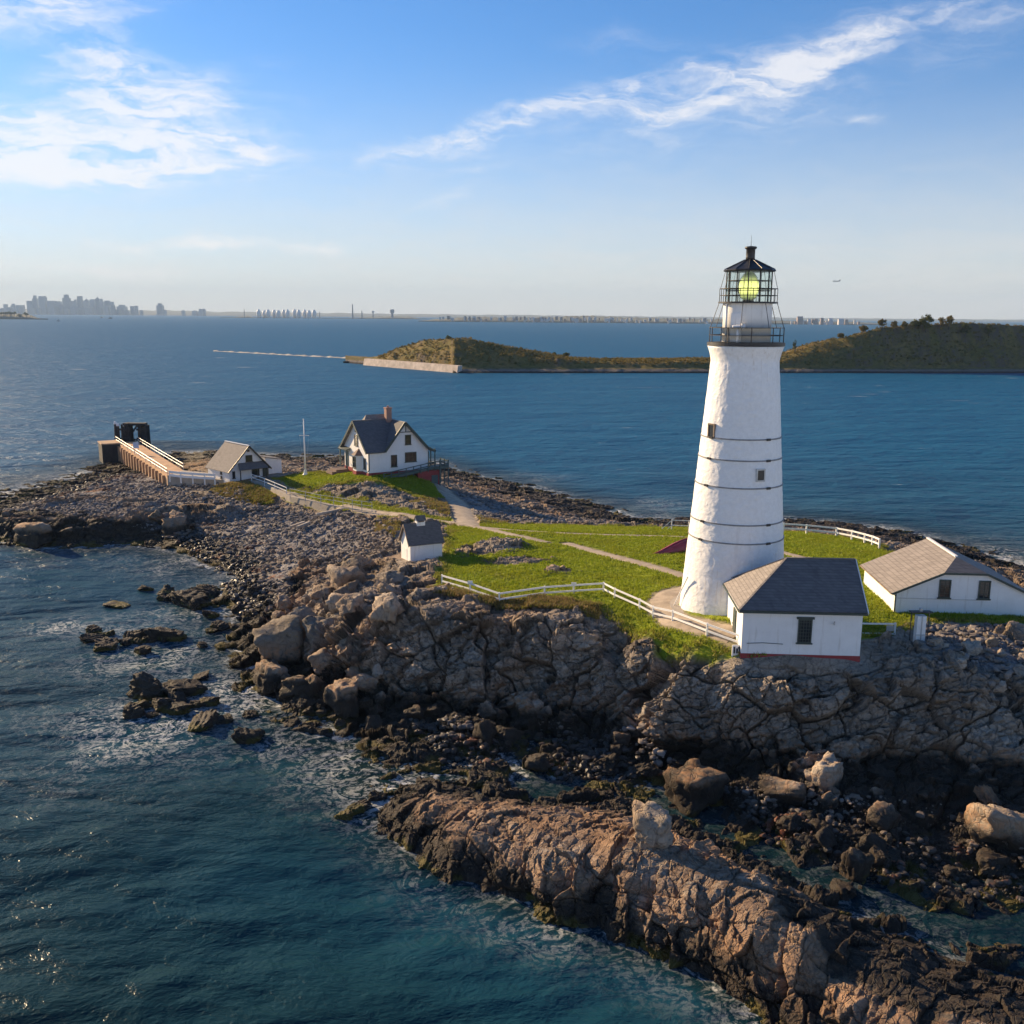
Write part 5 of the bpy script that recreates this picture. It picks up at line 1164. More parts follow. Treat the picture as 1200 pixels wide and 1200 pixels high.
# rubble of boulders: px, py outline of each heap, how many, sizes
HEAPS = [
 ('boulders heaped at the waterline left of the cliff', 'dark tumbled boulder among the heap at the waterline left of the cliff', [(300,770),(440,770),(455,850),(380,870),(300,810)], 34, (.9, 2.2)),
 ('boulders on the slope left of the shed', 'tan boulder among the tumbled rocks on the slope left of the shed', [(345,650),(470,655),(480,700),(430,760),(345,745),(335,690)], 14, (1.2, 3.2)),
 ('boulders at the foot of the grassy cliff', 'dark boulder among the rubble at the foot of the grassy cliff', [(470,835),(620,835),(740,860),(790,905),(640,905),(520,885)], 36, (.7, 2.0)),
 ('boulders at the foot of the oil house cliff', 'dark boulder among the shaded rubble at the foot of the oil house cliff', [(830,905),(1000,930),(1200,950),(1200,1040),(1040,1020),(900,975)], 36, (.6, 1.9)),
 ('blocks of the rubble slope by the low house', 'blue grey block among the rubble slope below the low wide house', [(1085,745),(1270,742),(1270,815),(1150,802),(1090,785)], 52, (.7, 1.7)),
 ('wet black boulders on the cove beach', 'small wet black boulder on the stony beach of the cove', [(258,665),(330,660),(345,730),(320,765),(285,745)], 32, (.6, 1.5)),
 ('rocks along the island tip', 'dark rock among the ridge of rocks along the island tip', [(0,600),(90,612),(200,612),(265,602),(262,618),(150,637),(0,635)], 20, (1.2, 3.4)),
]
def in_poly(x, y, P):
    return poly_sd(np.array([x]), np.array([y]), [(a, b, 0) for a, b in P])[0] > 0
for grp, lab, P, n, (s0, s1) in HEAPS:
    xs = [a for a, b in P]; ys = [b for a, b in P]; k = 0
    while k < n:
        px, py = brng.uniform(min(xs), max(xs)), brng.uniform(min(ys), max(ys))
        if not in_poly(px, py, P): continue
        g = gnd(px, py); s = s0 + (s1 - s0) * brng.random() ** 2.2; zz = ht(g[0], g[1])
        boulder((g[0], g[1], min(zz, g[2] + .5) - .1), s, lab, grp, k=brng.randrange(24), tilt=.7, sink=.32); k += 1

# shingle of the beaches: uncountable, one mesh
def mat_cobble():
    m, T, b = material('cobblestones')
    g = T.n('ShaderNodeNewGeometry').outputs['Position']; r = T.n('ShaderNodeSeparateColor', {0: T.n('ShaderNodeAttribute', attribute_name='shade').outputs['Color']}).outputs[0]
    zz = T.n('ShaderNodeSeparateXYZ', {0: g}).outputs[2]; n = T.noise(g, .35, 4, .6); n2 = T.noise(g, 5, 4, .65)
    c = T.mix(r, (.085, .080, .080), (.30, .265, .24)); c = T.mix(T.m('MULTIPLY', T.ss(T.noise(g, .12, 4, .6), .42, .62), .6), c, (.24, .175, .12)); c = T.mix(T.ss(n2, .5, .75), c, (.26, .20, .15))
    wet = T.ss(T.m('ADD', zz, T.m('MULTIPLY', n, 1.6)), 2.3, 1.5); c = T.mix(T.m('MULTIPLY', wet, .88), c, (.026, .023, .021))
    c = T.mix(T.m('MULTIPLY', T.ss(n, .56, .64), T.ss(zz, 2.2, 1.0)), c, (.16, .06, .03))
    lk(T, c, b, 'Base Color'); lk(T, T.m('SUBTRACT', .9, T.m('MULTIPLY', wet, .4)), b, 'Roughness'); b.inputs['Specular IOR Level'].default_value = .3; return m
def shingle():
    rng = np.random.RandomState(3); Vs, Fs, Sh = [], [], []; base = 0
    zones = [([(0,598,1.2),(120,556,.8),(215,555,2.5),(300,590,2.8),(345,597,3.2),(420,604,4.4),(462,615,5.5),(462,650,5.6),(400,660,3.6),(340,672,1.8),(335,720,.8),(285,735,.2),(255,665,.3),(200,632,.6),(100,608,1.6)], 15000, (.14, .75)),
             ([(1085,738,7.7),(1280,732,7.6),(1280,815,6.2),(1150,800,6.5),(1088,785,7.0)], 1500, (.15, .7)),
             ([(505,576,4),(560,580,3.2),(620,590,3.0),(740,612,2.6),(720,617,3.8),(640,611,4.4),(560,608,5.2)], 2600, (.15, .8)),
             ([(480,838,1.2),(620,840,1.2),(740,862,1.4),(800,905,.6),(640,910,.4),(520,890,.5)], 1600, (.12, .6)),
             ([(830,910,1.2),(1000,938,1.2),(1200,960,1.3),(1250,1060,.4),(1040,1040,.2),(900,985,.2)], 1500, (.10, .55))]
    variants = [(IV2 * chisel(IV2, 100 + i, 9)[:, None], IF2) for i in range(6)] + [(IV1 * chisel(IV1, 120 + i, 6)[:, None], IF1) for i in range(10)]
    for P, n, (s0, s1) in zones:
        W = np.array([at(*p) for p in P]); lo, hi = W.min(0), W.max(0)
        x = rng.uniform(lo[0], hi[0], n * 6); y = rng.uniform(lo[1], hi[1], n * 6)
        k = (poly_sd(x, y, W) > 0) & (PATH_D(x, y) > .5); x, y = x[k][:n], y[k][:n]; h = np.minimum(bil(HT, x, y), hb(x, y) + .45)
        cl_ = fbm(np.stack((x * .16, y * .16, x * 0), 1), 77, 3); s = s0 + (s1 - s0) * rng.random(len(x)) ** np.clip(4.0 - 5 * cl_, 1.6, 9); kk = cl_ > -.42 + .3 * rng.random(len(x)); x, y, h, s = x[kk], y[kk], h[kk], s[kk]
        for i in range(len(x)):
            v, f = variants[rng.randint(6) if s[i] > .38 else 6 + rng.randint(10)]
            a = rng.uniform(0, 6.28); C, S = math.cos(a), math.sin(a); q = v * (s[i] / 2 * np.array((rng.uniform(.8, 1.4), rng.uniform(.7, 1.1), rng.uniform(.5, .9))))
            t = rng.uniform(-.6, .6); q = np.stack((q[:, 0], q[:, 1] * math.cos(t) - q[:, 2] * math.sin(t), q[:, 1] * math.sin(t) + q[:, 2] * math.cos(t)), 1)
            q = np.stack((q[:, 0] * C - q[:, 1] * S + x[i], q[:, 0] * S + q[:, 1] * C + y[i], q[:, 2] + h[i] + s[i] * .08), 1)
            Vs.append(q); Fs.append(f + base); base += len(q); Sh.append(np.full(len(q), rng.random() ** 1.3))
    sh = np.concatenate(Sh)[:, None].repeat(3, 1)
    tag(np_mesh('cobblestones', np.vstack(Vs), np.vstack(Fs), mat_cobble(), False, {'shade': sh}), kind='stuff')
shingle()
for px, py, L_, yaw, lab in ((387, 605, 4.2, .75, 'long pale timber washed up on the stones below the path railing'), (349, 619, 2.6, 1.0, 'left one of two short pale timbers lying side by side on the beach'), (356, 620, 2.4, 1.05, 'right one of two short pale timbers lying side by side on the beach')):
    g_ = gnd(px, py); o = MB().bar((-L_ / 2 * math.cos(yaw), -L_ / 2 * math.sin(yaw), .1), (L_ / 2 * math.cos(yaw), L_ / 2 * math.sin(yaw), .3), .38, .32).build('driftwood', mat_plain('bleached_timber', (.42, .36, .29), .85, .2, 1.5, .02), bevel=.05)
    o.location = (g_[0], g_[1], ht(g_[0], g_[1]) + .25); tag(o, lab, 'driftwood')

# turf: blades in tufts, uncountable
def mat_grass():
    m, T, b = material('grass_blades')
    g = T.n('ShaderNodeNewGeometry').outputs['Position']; r = T.n('ShaderNodeSeparateColor', {0: T.n('ShaderNodeAttribute', attribute_name='shade').outputs['Color']}).outputs
    q = T.noise(g, .25, 4, .6)
    c = T.mix(r[0], (.18, .25, .012), (.37, .41, .032)); c = T.mix(T.ss(q, .4, .65), c, (.28, .31, .022)); c = T.mix(r[1], c, (.24, .17, .075))
    lk(T, c, b, 'Base Color'); b.inputs['Roughness'].default_value = .7; b.inputs['Specular IOR Level'].default_value = .2
    tr = T.n('ShaderNodeBsdfTranslucent', {0: c}); ad = T.n('ShaderNodeMixShader', {0: .35, 1: b.outputs[0], 2: tr.outputs[0]})
    T.t.links.new(ad.outputs[0], [n for n in T.t.nodes if n.type == 'OUTPUT_MATERIAL'][0].inputs[0]); return m
def turf():
    rng = np.random.RandomState(8); X, Y, D_ = [], [], []
    for gi, (P, n) in enumerate(zip(GRASS, (42000, 7000, 3500, 1200))):
        P = np.array(P); lo, hi = P.min(0), P.max(0); x = rng.uniform(lo[0], hi[0], n * 5); y = rng.uniform(lo[1], hi[1], n * 5)
        sd = poly_sd(x, y, P) + vnoise(np.stack((x * .6, y * .6, x * 0), 1), 3) * .8; k = (sd > -.2) & (PATH_D(x, y) > .1)
        for px, py, zz, rx, ry in ROCKY:
            c = at(px, py, zz); k &= np.hypot((x - c[0]) / rx, (y - c[1]) / ry) > .85
        k &= np.hypot(x - TX, y - TY) > 4.8
        x, y, sd = x[k][:n], y[k][:n], sd[k][:n]; X.append(x); Y.append(y); D_.append(sstep(sd, 1.6, .0) * .7 * rng.random(len(x)))
    # dry scrub along the cliff edges and the bank by the boathouse
    for P, n in (([(500,690,6.9),(560,706,7.0),(640,708,7.0),(705,716,7.2),(700,728,6.9),(640,722,6.8),(560,716,6.6),(505,704,6.8)], 2600), ([(250,566,4.2),(300,566,4.4),(330,583,3.4),(300,592,2.8),(240,580,3.2)], 2200), ([(440,608,5),(470,612,5.4),(462,632,5.4),(440,625,4.6)], 700), ([(480,590,5.4),(535,603,5.9),(560,610,5.8),(600,612,5),(560,604,5.2),(500,583,5.0)], 900)):
        W = np.array([at(*p) for p in P]); lo, hi = W.min(0), W.max(0); x = rng.uniform(lo[0], hi[0], n * 6); y = rng.uniform(lo[1], hi[1], n * 6); k = (poly_sd(x, y, W) > 0) & (PATH_D(x, y) > .4)
        X.append(x[k][:n]); Y.append(y[k][:n]); D_.append(np.clip(rng.normal(.75, .3, len(x[k][:n])), .2, 1))
    x, y, d = np.concatenate(X), np.concatenate(Y), np.concatenate(D_); n = len(x); h = np.minimum(bil(HT, x, y), hb(x, y) + .25) - .03
    NB = 5; V = np.zeros((n, NB, 3, 3)); S = rng.random((n, 1, 1)).repeat(NB, 1) * .6 + rng.random((n, NB, 1)) * .4
    a = rng.uniform(0, 6.28, (n, NB)); ln = rng.uniform(.08, .22, (n, NB)) * (1 + .9 * d[:, None]); wd = rng.uniform(.03, .06, (n, NB)) * (1 + .4 * d[:, None]); lean = rng.uniform(.1, .8, (n, NB))
    bx = x[:, None] + rng.uniform(-.16, .16, (n, NB)); by = y[:, None] + rng.uniform(-.16, .16, (n, NB)); ca, sa = np.cos(a), np.sin(a)
    for q, (u, f) in enumerate(((-1, 0), (1, 0), (0, 1))):
        V[:, :, q, 0] = bx - sa * wd * u + ca * ln * lean * f; V[:, :, q, 1] = by + ca * wd * u + sa * ln * lean * f; V[:, :, q, 2] = h[:, None] + ln * f
    F = np.arange(n * NB * 3).reshape(-1, 3); sh = np.zeros((n, NB, 3, 3)); sh[..., 0] = S; sh[..., 1] = d[:, None, None]
    tag(np_mesh('grass', V.reshape(-1, 3), F, mat_grass(), False, {'shade': sh.reshape(-1, 3)}), kind='stuff')
turf()

# ------------------------------------------------------------------ islands and shores across the water
def mat_hill():
    m, T, b = material('scrub_hill')
    g = T.n('ShaderNodeNewGeometry').outputs['Position']; zz = T.n('ShaderNodeSeparateXYZ', {0: g}).outputs[2]
    n = T.noise(g, .05, 5, .65); n2 = T.noise(g, .35, 5, .65); st = T.noise(T.map(g, (.25, .05, .03)), 1, 5, .6)
    c = T.mix(T.ss(n, .35, .65), (.15, .125, .035), (.23, .155, .055)); c = T.mix(T.ss(n2, .45, .7), c, (.065, .075, .022))
    sl = T.n('ShaderNodeSeparateXYZ', {0: T.n('ShaderNodeNewGeometry').outputs['True Normal']}).outputs[2]
    c = T.mix(T.m('MULTIPLY', T.ss(sl, .80, .60), T.ss(st, .35, .6)), c, (.13, .10, .07))
    c = T.mix(T.ss(T.m('ADD', zz, T.m('MULTIPLY', n2, 1.5)), 3.1, 2.0), c, (.17, .15, .135)); c = T.mix(T.ss(T.m('ADD', zz, T.m('MULTIPLY', n2, 1.0)), 1.5, 1.0), c, (.03, .027, .025))
    lk(T, c, b, 'Base Color'); b.inputs['Roughness'].default_value = .95; b.inputs['Specular IOR Level'].default_value = .1; lk(T, T.bump(n2, .8, 1.5), b, 'Normal'); return m
M_HILL = mat_hill()
CREST = [(405,424),(430,421),(450,417),(470,408),(495,400),(525,397),(550,397.5),(575,402),(610,408),(645,415),(665,420),(700,421.5),(760,422),(830,421),(880,419),(915,413),(945,403),(985,394),(1025,384.5),(1060,380),(1090,377),(1130,379),(1165,381),(1200,383),(1300,392),(1400,410)]
def brewster():
    px = np.linspace(405, 1400, 420); cy = np.interp(px, *zip(*CREST)); NY = 60
    q = np.linspace(0, 1, NY); V = np.zeros((len(px), NY, 3))
    for i, p in enumerate(px):
        b0 = at(p, 437.0 if p > 530 else 435.6 - (530 - p) * .085, 0.0); u = b0[0] / b0[1]; Y0 = b0[1]; Yc = Y0 + 34
        zc = max(2.4, atd(p, cy[i], Yc)[2])
        Y = Y0 - 3 + q ** 1.2 * 120; s = (Y - Y0)
        bl = zc * .62 if zc > 8 else zc * .9
        z = np.interp(s, (-3, 0, 5, 9, 11 + zc * .55, 34, 60, 117), (-1.6, .2, 2.1, 2.3, max(2.4, bl), zc, zc * .8 + .2, -1.5))
        V[i, :, 0] = u * Y; V[i, :, 1] = Y; V[i, :, 2] = z
    P = V.reshape(-1, 3); amp = sstep(P[:, 2], 2.2, 8)
    P[:, 2] += amp * (1.3 * fbm(P * .04, 91, 4) + .7 * fbm(P * .15, 92, 3)) + .5 * fbm(P * .3, 93, 2) * sstep(P[:, 2], -.5, 1); P[:, 1] += amp * 3.5 * fbm(P * np.array((.07, .02, .02)), 94, 3)
    ix = np.arange(len(P)).reshape(len(px), NY); Q = np.stack((ix[:-1, :-1], ix[1:, :-1], ix[1:, 1:], ix[:-1, 1:]), -1).reshape(-1, 4)
    tag(np_mesh('hill', P, Q, M_HILL, True), kind='structure'); return P
BP = brewster()
def leaf_mat(name, c1, c2):
    m, T, b = material(name); r = T.n('ShaderNodeSeparateColor', {0: T.n('ShaderNodeAttribute', attribute_name='shade').outputs['Color']}).outputs[0]
    c = T.mix(r, c1, c2); lk(T, c, b, 'Base Color'); b.inputs['Roughness'].default_value = .8; b.inputs['Specular IOR Level'].default_value = .1
    tr = T.n('ShaderNodeBsdfTranslucent', {0: c}); ad = T.n('ShaderNodeMixShader', {0: .3, 1: b.outputs[0], 2: tr.outputs[0]})
    T.t.links.new(ad.outputs[0], [n for n in T.t.nodes if n.type == 'OUTPUT_MATERIAL'][0].inputs[0]); return m
M_SCRUB = leaf_mat('scrub_leaves', (.075, .075, .020), (.27, .19, .055)); M_LEAF = leaf_mat('tree_leaves', (.04, .055, .015), (.12, .12, .03)); M_BARK = mat_plain('bark', (.10, .08, .06), .9, .3, 1)
lrng = np.random.RandomState(5)
def leaf_cloud(centres, radii, per, size, name, mat, parent=None):
    n = len(centres); c = np.repeat(centres, per, 0); r = np.repeat(radii, per)
    d = lrng.normal(size=(n * per, 3)); d /= np.linalg.norm(d, axis=1)[:, None]; rad = lrng.random(n * per) ** .5
    p = c + d * (r * rad)[:, None] * np.array((1, 1, .75)); s = size * np.repeat(lrng.uniform(.7, 1.4, n), per) * lrng.uniform(.6, 1.4, n * per)
    a = lrng.normal(size=(n * per, 3)); a /= np.linalg.norm(a, axis=1)[:, None]; b = np.cross(a, lrng.normal(size=(n * per, 3))); b /= np.linalg.norm(b, axis=1)[:, None]
    V = np.stack((p - a * s[:, None], p + b * s[:, None] * .7, p + a * s[:, None], p - b * s[:, None] * .7), 1).reshape(-1, 3)
    sh = np.repeat(np.clip(np.repeat(lrng.random(n), per) * .7 + lrng.random(n * per) * .3, 0, 1), 4)[:, None].repeat(3, 1)
    return np_mesh(name, V, np.arange(len(V)).reshape(-1, 4), mat, False, {'shade': sh}, parent)
def scrub():
    k = BP[(BP[:, 2] > 3.6)]; k = k[lrng.permutation(len(k))[:9000]]; front = k[:, 1]
    r = lrng.uniform(.4, 1.25, len(k)) * np.where(lrng.random(len(k)) < .12, 1.8, 1); k = k + lrng.uniform(-1, 1, k.shape) * np.array((1.2, 1.5, 0)) + np.array((0, 0, .35))
    tag(leaf_cloud(k, r * .8, 20, .27, 'scrub_foliage', M_SCRUB), kind='stuff')
scrub()
def tree(px, py_top, D, w, label, group=None, dark=True):
    top = atd(px, py_top, D); u = top[0] / D
    near = BP[np.argmin((BP[:, 0] - top[0]) ** 2 + (BP[:, 1] - D) ** 2)]; z0 = near[2] - .5; h = max(2.5, top[2] - z0)
    o = empty('tree', (top[0], D, z0)); tag(o, label, 'tree', group)
    f = MB().tube((0, 0, 0), (.05 * h, 0, h * .55), .05 * h, .025 * h, 7)
    for k in range(5):
        a = k * 1.3; f.tube((.03 * h, 0, h * (.3 + .05 * k)), (.28 * w * math.cos(a), .28 * w * math.sin(a), h * (.62 + .05 * k)), .02 * h, .008 * h, 5)
    f.build('trunk', M_BARK, o)
    n = 26; d = lrng.normal(size=(n, 3)); d /= np.linalg.norm(d, axis=1)[:, None]; c = d * (lrng.random(n) ** .4)[:, None] * np.array((w * .42, w * .42, h * .34)) + np.array((0, 0, h * .66))
    leaf_cloud(c, np.full(n, w * .19), 40, w * .055, 'crown', M_LEAF if dark else M_SCRUB, o)
for i, (px, py, D, w, lab, dark) in enumerate(((526, 391, 590, 6, 'small round tree on the top of the left hill', True), (548, 395, 592, 3.5, 'tiny tree just right of the round tree on the left hill', True), (664, 411, 585, 7, 'dark low tree at the right foot of the left hill', True), (650, 413, 585, 4, 'bushy dark tree left of the dark low tree', True), (932, 396, 575, 4, 'dark conical tree low on the left end of the right hill', True),
        (985, 388, 588, 6, 'olive tree partway up the right hill', False), (1012, 379, 590, 7, 'olive tree above the olive tree partway up the right hill', False), (1034, 372, 590, 7, 'pale thin tree standing clear of the right hill crest', False), (1048, 374, 590, 6, 'pale bushy tree between two taller ones on the right hill crest', False), (1086, 366.5, 590, 11, 'largest tree on the crest of the right hill', True),
        (1104, 369, 592, 6, 'upright twiggy tree just right of the largest crest tree', False), (1113, 368, 592, 7, 'tall twiggy tree rightmost of the crest group', False), (1073, 372, 590, 7, 'tree crowding the left of the largest crest tree', True), (1160, 377, 592, 6, 'small tree apart on the long right end of the hill crest', True), (1132, 376, 592, 8, 'low broad tree on the flat of the right hill crest', True), (1060, 375, 590, 6, 'short olive tree left of the crest group', False))):
    tree(px, py + 2.2, D, w * .75, lab, None, dark)
# sunlit sea wall and the bar of sand behind
def sea_wall():
    P = [at(427, 427.6, .0), at(455, 430, 0), at(490, 433, 0), at(537, 437.0, 0)]; o = empty('sea_wall', tuple(P[0])); tag(o, 'long pale sunlit stone sea wall at the foot of the left hill', 'wall'); f = MB()
    for a, b in zip(P[:-1], P[1:]):
        a, b = a - P[0], b - P[0]
        f.add([(a[0] - .8, a[1] - .8, -1), (b[0] - .8, b[1] - .8, -1), (b[0], b[1], 3.8), (a[0], a[1], 3.8), (a[0] + 2, a[1] + 2, 3.8), (b[0] + 2, b[1] + 2, 3.8), (b[0] + 2, b[1] + 2, -1), (a[0] + 2, a[1] + 2, -1)], [(0, 1, 2, 3), (3, 2, 5, 4), (4, 5, 6, 7), (0, 3, 4, 7), (1, 6, 5, 2)])
    f.build('wall', mat_plain('pale_sea_stone', (.50, .41, .34), .85, .25, .25, .05, wear=((.25, .2, .16), .5)), o)
    e = empty('breakwater', tuple(at(405, 425, 0))); tag(e, 'small dark breakwater off the far end of the sea wall', 'breakwater')
    q = at(424, 425.3, 0) - at(405, 425, 0); g = MB()
    for k in range(12): g.box((q[0] * k / 11, q[1] * k / 11 + lrng.uniform(-1, 1), lrng.uniform(-.1, .3)), (2.4, 2.2, 1.6), lrng.uniform(0, 3))
    g.build('stones', M_ROCK, e)
sea_wall()
def bar():
    pts = [(250,411.5),(300,414),(345,416.5),(385,418.5),(432,421)]; V, F = [], []
    n = 90; px = np.linspace(250, 440, n); py = np.interp(px, *zip(*pts))
    for i in range(n):
        c = at(px[i], py[i], .0); w = 2.1 * (.25 + .75 * sstep(np.array(px[i]), 250, 300)) * (1 + .4 * math.sin(i * .7) * math.sin(i * .23)); d = c[:2] / np.linalg.norm(c[:2])
        for s, z in ((-1, -.4), (-.3, .5), (.3, .5), (1, -.4)): V.append((c[0] + d[0] * s * w * 2.2, c[1] + d[1] * s * w * 2.2, z + .45 * math.sin(i * 1.1) * math.sin(i * .31 + 1)))
    ix = np.arange(n * 4).reshape(n, 4); Q = np.stack((ix[:-1, :-1], ix[1:, :-1], ix[1:, 1:], ix[:-1, 1:]), -1).reshape(-1, 4)
    tag(np_mesh('beach', V, Q, mat_plain('pale_sand', (.33, .31, .28), .9, .3, .1), True), kind='structure')
bar()

# ------------------------------------------------------------------ far shores
M_FAR = mat_plain('far_land', (.10, .105, .075), .95, .35, .004)
def shore(p0, p1, crest, D, depth, name='hill'):
    """low land with its crest line read at places of the photograph"""
    px = np.linspace(p0, p1, 260); cy = np.interp(px, *zip(*crest)); V = []
    for i, p in enumerate(px):
        u = atd(p, 370, 1.0)[0]; zc = max(3, atd(p, cy[i], D + depth * .5)[2]) * (1 + .10 * math.sin(i * .9) * math.sin(i * .37) + .06 * math.sin(i * 2.1))
        for f, z in ((0, -2), (.01, 4), (.2, .45 * zc), (.5, zc), (1.0, -2)): Y = D + depth * f; V.append((u * Y, Y, z))
    ix = np.arange(len(px) * 5).reshape(-1, 5); Q = np.stack((ix[:-1, :-1], ix[1:, :-1], ix[1:, 1:], ix[:-1, 1:]), -1).reshape(-1, 4)
    return tag(np_mesh(name, V, Q, M_FAR, True), kind='structure')
shore(-500, 1700, ((-500,361),(0,362),(60,362),(150,363),(250,365),(330,366),(480,368),(600,369),(700,370),(830,371.5),(1000,373),(1200,374.5),(1700,378)), 13200, 2000)
shore(258, 500, ((258,373),(290,370),(300,372),(400,373),(455,370.5),(480,371),(500,375)), 7400, 300, 'island')
shore(490, 1040, ((490,376),(520,373),(560,371.5),(600,372),(650,371.5),(684,370),(740,372),(800,373.5),(870,374.5),(930,376),(1000,377),(1040,379.5)), 4700, 500)
shore(-140, 56, ((-140,363),(0,366),(20,367.5),(36,369),(44,372.5),(56,374.8)), 4200, 160, 'island')
def tower_mat(name, a, b_):
    m, T, b = material(name); p = T.n('ShaderNodeTexCoord').outputs['Object']; s = T.n('ShaderNodeSeparateXYZ', {0: p}).outputs
    f = T.ss(T.m('FRACT', T.m('DIVIDE', s[2], 18.0)), .3, .5); lk(T, T.mix(f, a, b_), b, 'Base Color'); b.inputs['Roughness'].default_value = .4; return m
TM = [tower_mat('tower_cladding', (.16, .18, .22), (.26, .28, .31)), tower_mat('dark_cladding', (.09, .11, .15), (.16, .18, .22)), tower_mat('pale_cladding', (.36, .33, .31), (.24, .24, .25))]
def skyscraper(x0, x1, top, mi, label, style, D=12900, base=4, name='skyscraper', cat='skyscraper', group=None):
    cx = (x0 + x1) / 2; pt = atd(cx, top, D); w = (x1 - x0) / FOC * D; h = pt[2]
    o = empty(name, (pt[0], D, 0)); tag(o, label, cat, group); f = MB()
    if style == 0: f.box((0, 0, h / 2), (w, w * .8, h))
    elif style == 1: f.box((0, 0, h * .42), (w, w * .8, h * .84)); f.box((0, 0, h * .92), (w * .6, w * .5, h * .16))
    elif style == 2: f.box((0, 0, h * .46), (w, w * .8, h * .92)); f.box((-w * .3, 0, h * .96), (w * .35, w * .6, h * .08)); f.box((w * .3, 0, h * .96), (w * .35, w * .6, h * .08))
    else: f.box((0, 0, h * .45), (w, w * .8, h * .9)); f.lathe([(w * .5, h * .9), (w * .05, h), (0, h)], n=4, phase=.5)
    f.build('shaft', TM[mi], o); MB().box((0, -w * .42, h * .04), (w * 1.15, w * .5, h * .08)).build('podium', TM[2], o)
    if style in (1, 3): MB().tube((0, 0, h * .98), (0, 0, h * 1.06), w * .04, n=5).build('mast', TM[1], o)
for a in ((4.6,8.4,356.5,0,'short tower alone at the far left end of the city skyline',0),(13,18,356,0,'squat tower second from the left of the city skyline',1),(20,27.5,357.5,2,'broad low block left of the first tall pair in the skyline',0),(32,37.8,352.5,0,'medium tower touching the left of the first tall skyline tower',0),(38.2,43.2,346.3,1,'slim tall skyline tower with a stepped top',1),(46,53.5,347,0,'tall skyline tower with two horns at its top',2),(56.5,65,352.5,2,'wide medium block between horned tower and tallest tower',0),(65.6,73,353.2,0,'wide medium block touching the left of the tallest tower',1),
          (73.8,81.2,345.3,1,'tallest and widest tower of the city skyline',1),(81.8,86,352.5,2,'short slab touching the right of the tallest tower',0),(86.2,90.2,351,0,'thin tower second to the right of the tallest tower',1),(90.8,95.8,347,1,'tall flat topped tower right of the tallest tower',0),(98,104.6,350.4,2,'round shouldered tower with a pointed top in mid skyline',3),(106,110.8,350.6,0,'plain narrow tower left of the spired tower',0),(112,116.2,348,1,'spired tower in the right half of the skyline',3),(116.6,121.2,350.4,0,'tower touching the right of the spired tower',1),
          (123,128.2,352.2,1,'flat tower left of the last tall skyline slab',0),(128.6,133,353.6,0,'last slab at the right end of the dense skyline',0),(138,147.6,357.2,0,'broad detached block right of the dense skyline',1),(153,157,358.6,1,'left one of the detached pair of small towers',0),(158,161.4,358.4,0,'right one of the detached pair of small towers',0),(184,191,355.6,1,'lone dark tower far right of the city skyline',1)):
    skyscraper(*a)
# filler blocks of the town: many, tiny
frng = random.Random(4)
for k in range(60):
    x = frng.uniform(-10, 240) if k % 3 else frng.uniform(25, 140); w = frng.uniform(2, 5); y0 = 366.2 + x * .0075; h = frng.uniform(2, 6) + (5 * frng.random() if 25 < x < 140 else 0)
    p = atd(x, y0 - h, 12700); o = MB().box((0, 0, p[2] / 2), (w / FOC * 12700, 60, p[2])).box((0, 0, p[2] + 3), (w / FOC * 5000, 30, 8)).build('city_block', TM[frng.randrange(3)])
    o.location = (p[0], 12700 + frng.uniform(-150, 60), 0); tag(o, 'low grey city block in the hazy town below the skyline towers', 'building', 'low blocks below the skyline')
# treatment works on the spit: row of pale egg shaped tanks, chimneys and a water tower
M_TANK = mat_plain('pale_tank', (.80, .77, .72), .5, .08, .02)
for k, px in enumerate((303, 308.5, 314, 320, 326, 331.5, 337, 344, 350, 356, 362, 367)):
    p = atd(px, 362.3 + frng.uniform(-.6, 1.0), 7450); h = p[2]; r = 18.0
    o = MB().lathe([(r * .35, 0), (r * .8, h * .2), (r, h * .45), (r * .85, h * .72), (r * .45, h * .93), (0, h)], n=16).build('storage_tank', M_TANK, smooth=True); o.location = (p[0], 7450 + (k % 2) * 30, 0)
    tag(o, 'pale egg shaped tank in the row on the low spit', 'tank', 'row of egg shaped tanks')
for px, top, w, lab in ((413, 356.5, 9, 'tall thin chimney standing on the low spit right of the tanks'), (374.5, 365, 6, 'short chimney next to the last egg shaped tank'), (286, 361.5, 5, 'thin mast on the shore left of the egg shaped tanks'), (424, 364, 7, 'short dark chimney between the tall chimney and the water tower')):
    p = atd(px, top, 7450); o = MB().lathe([(w * .7, 0), (w * .45, p[2] * .97), (w * .55, p[2]), (0, p[2])], n=10).build('chimney_stack', TM[1]); o.location = (p[0], 7450, 0); tag(o, lab, 'chimney')
p = atd(459.5, 362.5, 7480); o = empty('water_tower', (p[0], 7480, 0)); tag(o, 'grey mushroom shaped water tower at the right end of the low spit', 'water tower'); h = p[2]
MB().lathe([(9, 0), (9, h * .55), (12, h * .6)], n=14).build('stem', TM[0], o); MB().lathe([(12, h * .6), (17, h * .68), (17, h * .96), (14, h), (0, h)], n=16).build('tank', TM[0], o)
p = atd(437, 364, 7480); o = empty('water_tower', (p[0], 7480, 0)); tag(o, 'small pale water tower between tall chimney and mushroom tower', 'water tower'); h = p[2]
MB().lathe([(4, 0), (4, h * .7)], n=10).build('stem', TM[0], o); MB().lathe([(4, h * .7), (10, h * .78), (10, h * .95), (0, h)], n=12).build('tank', M_TANK, o)
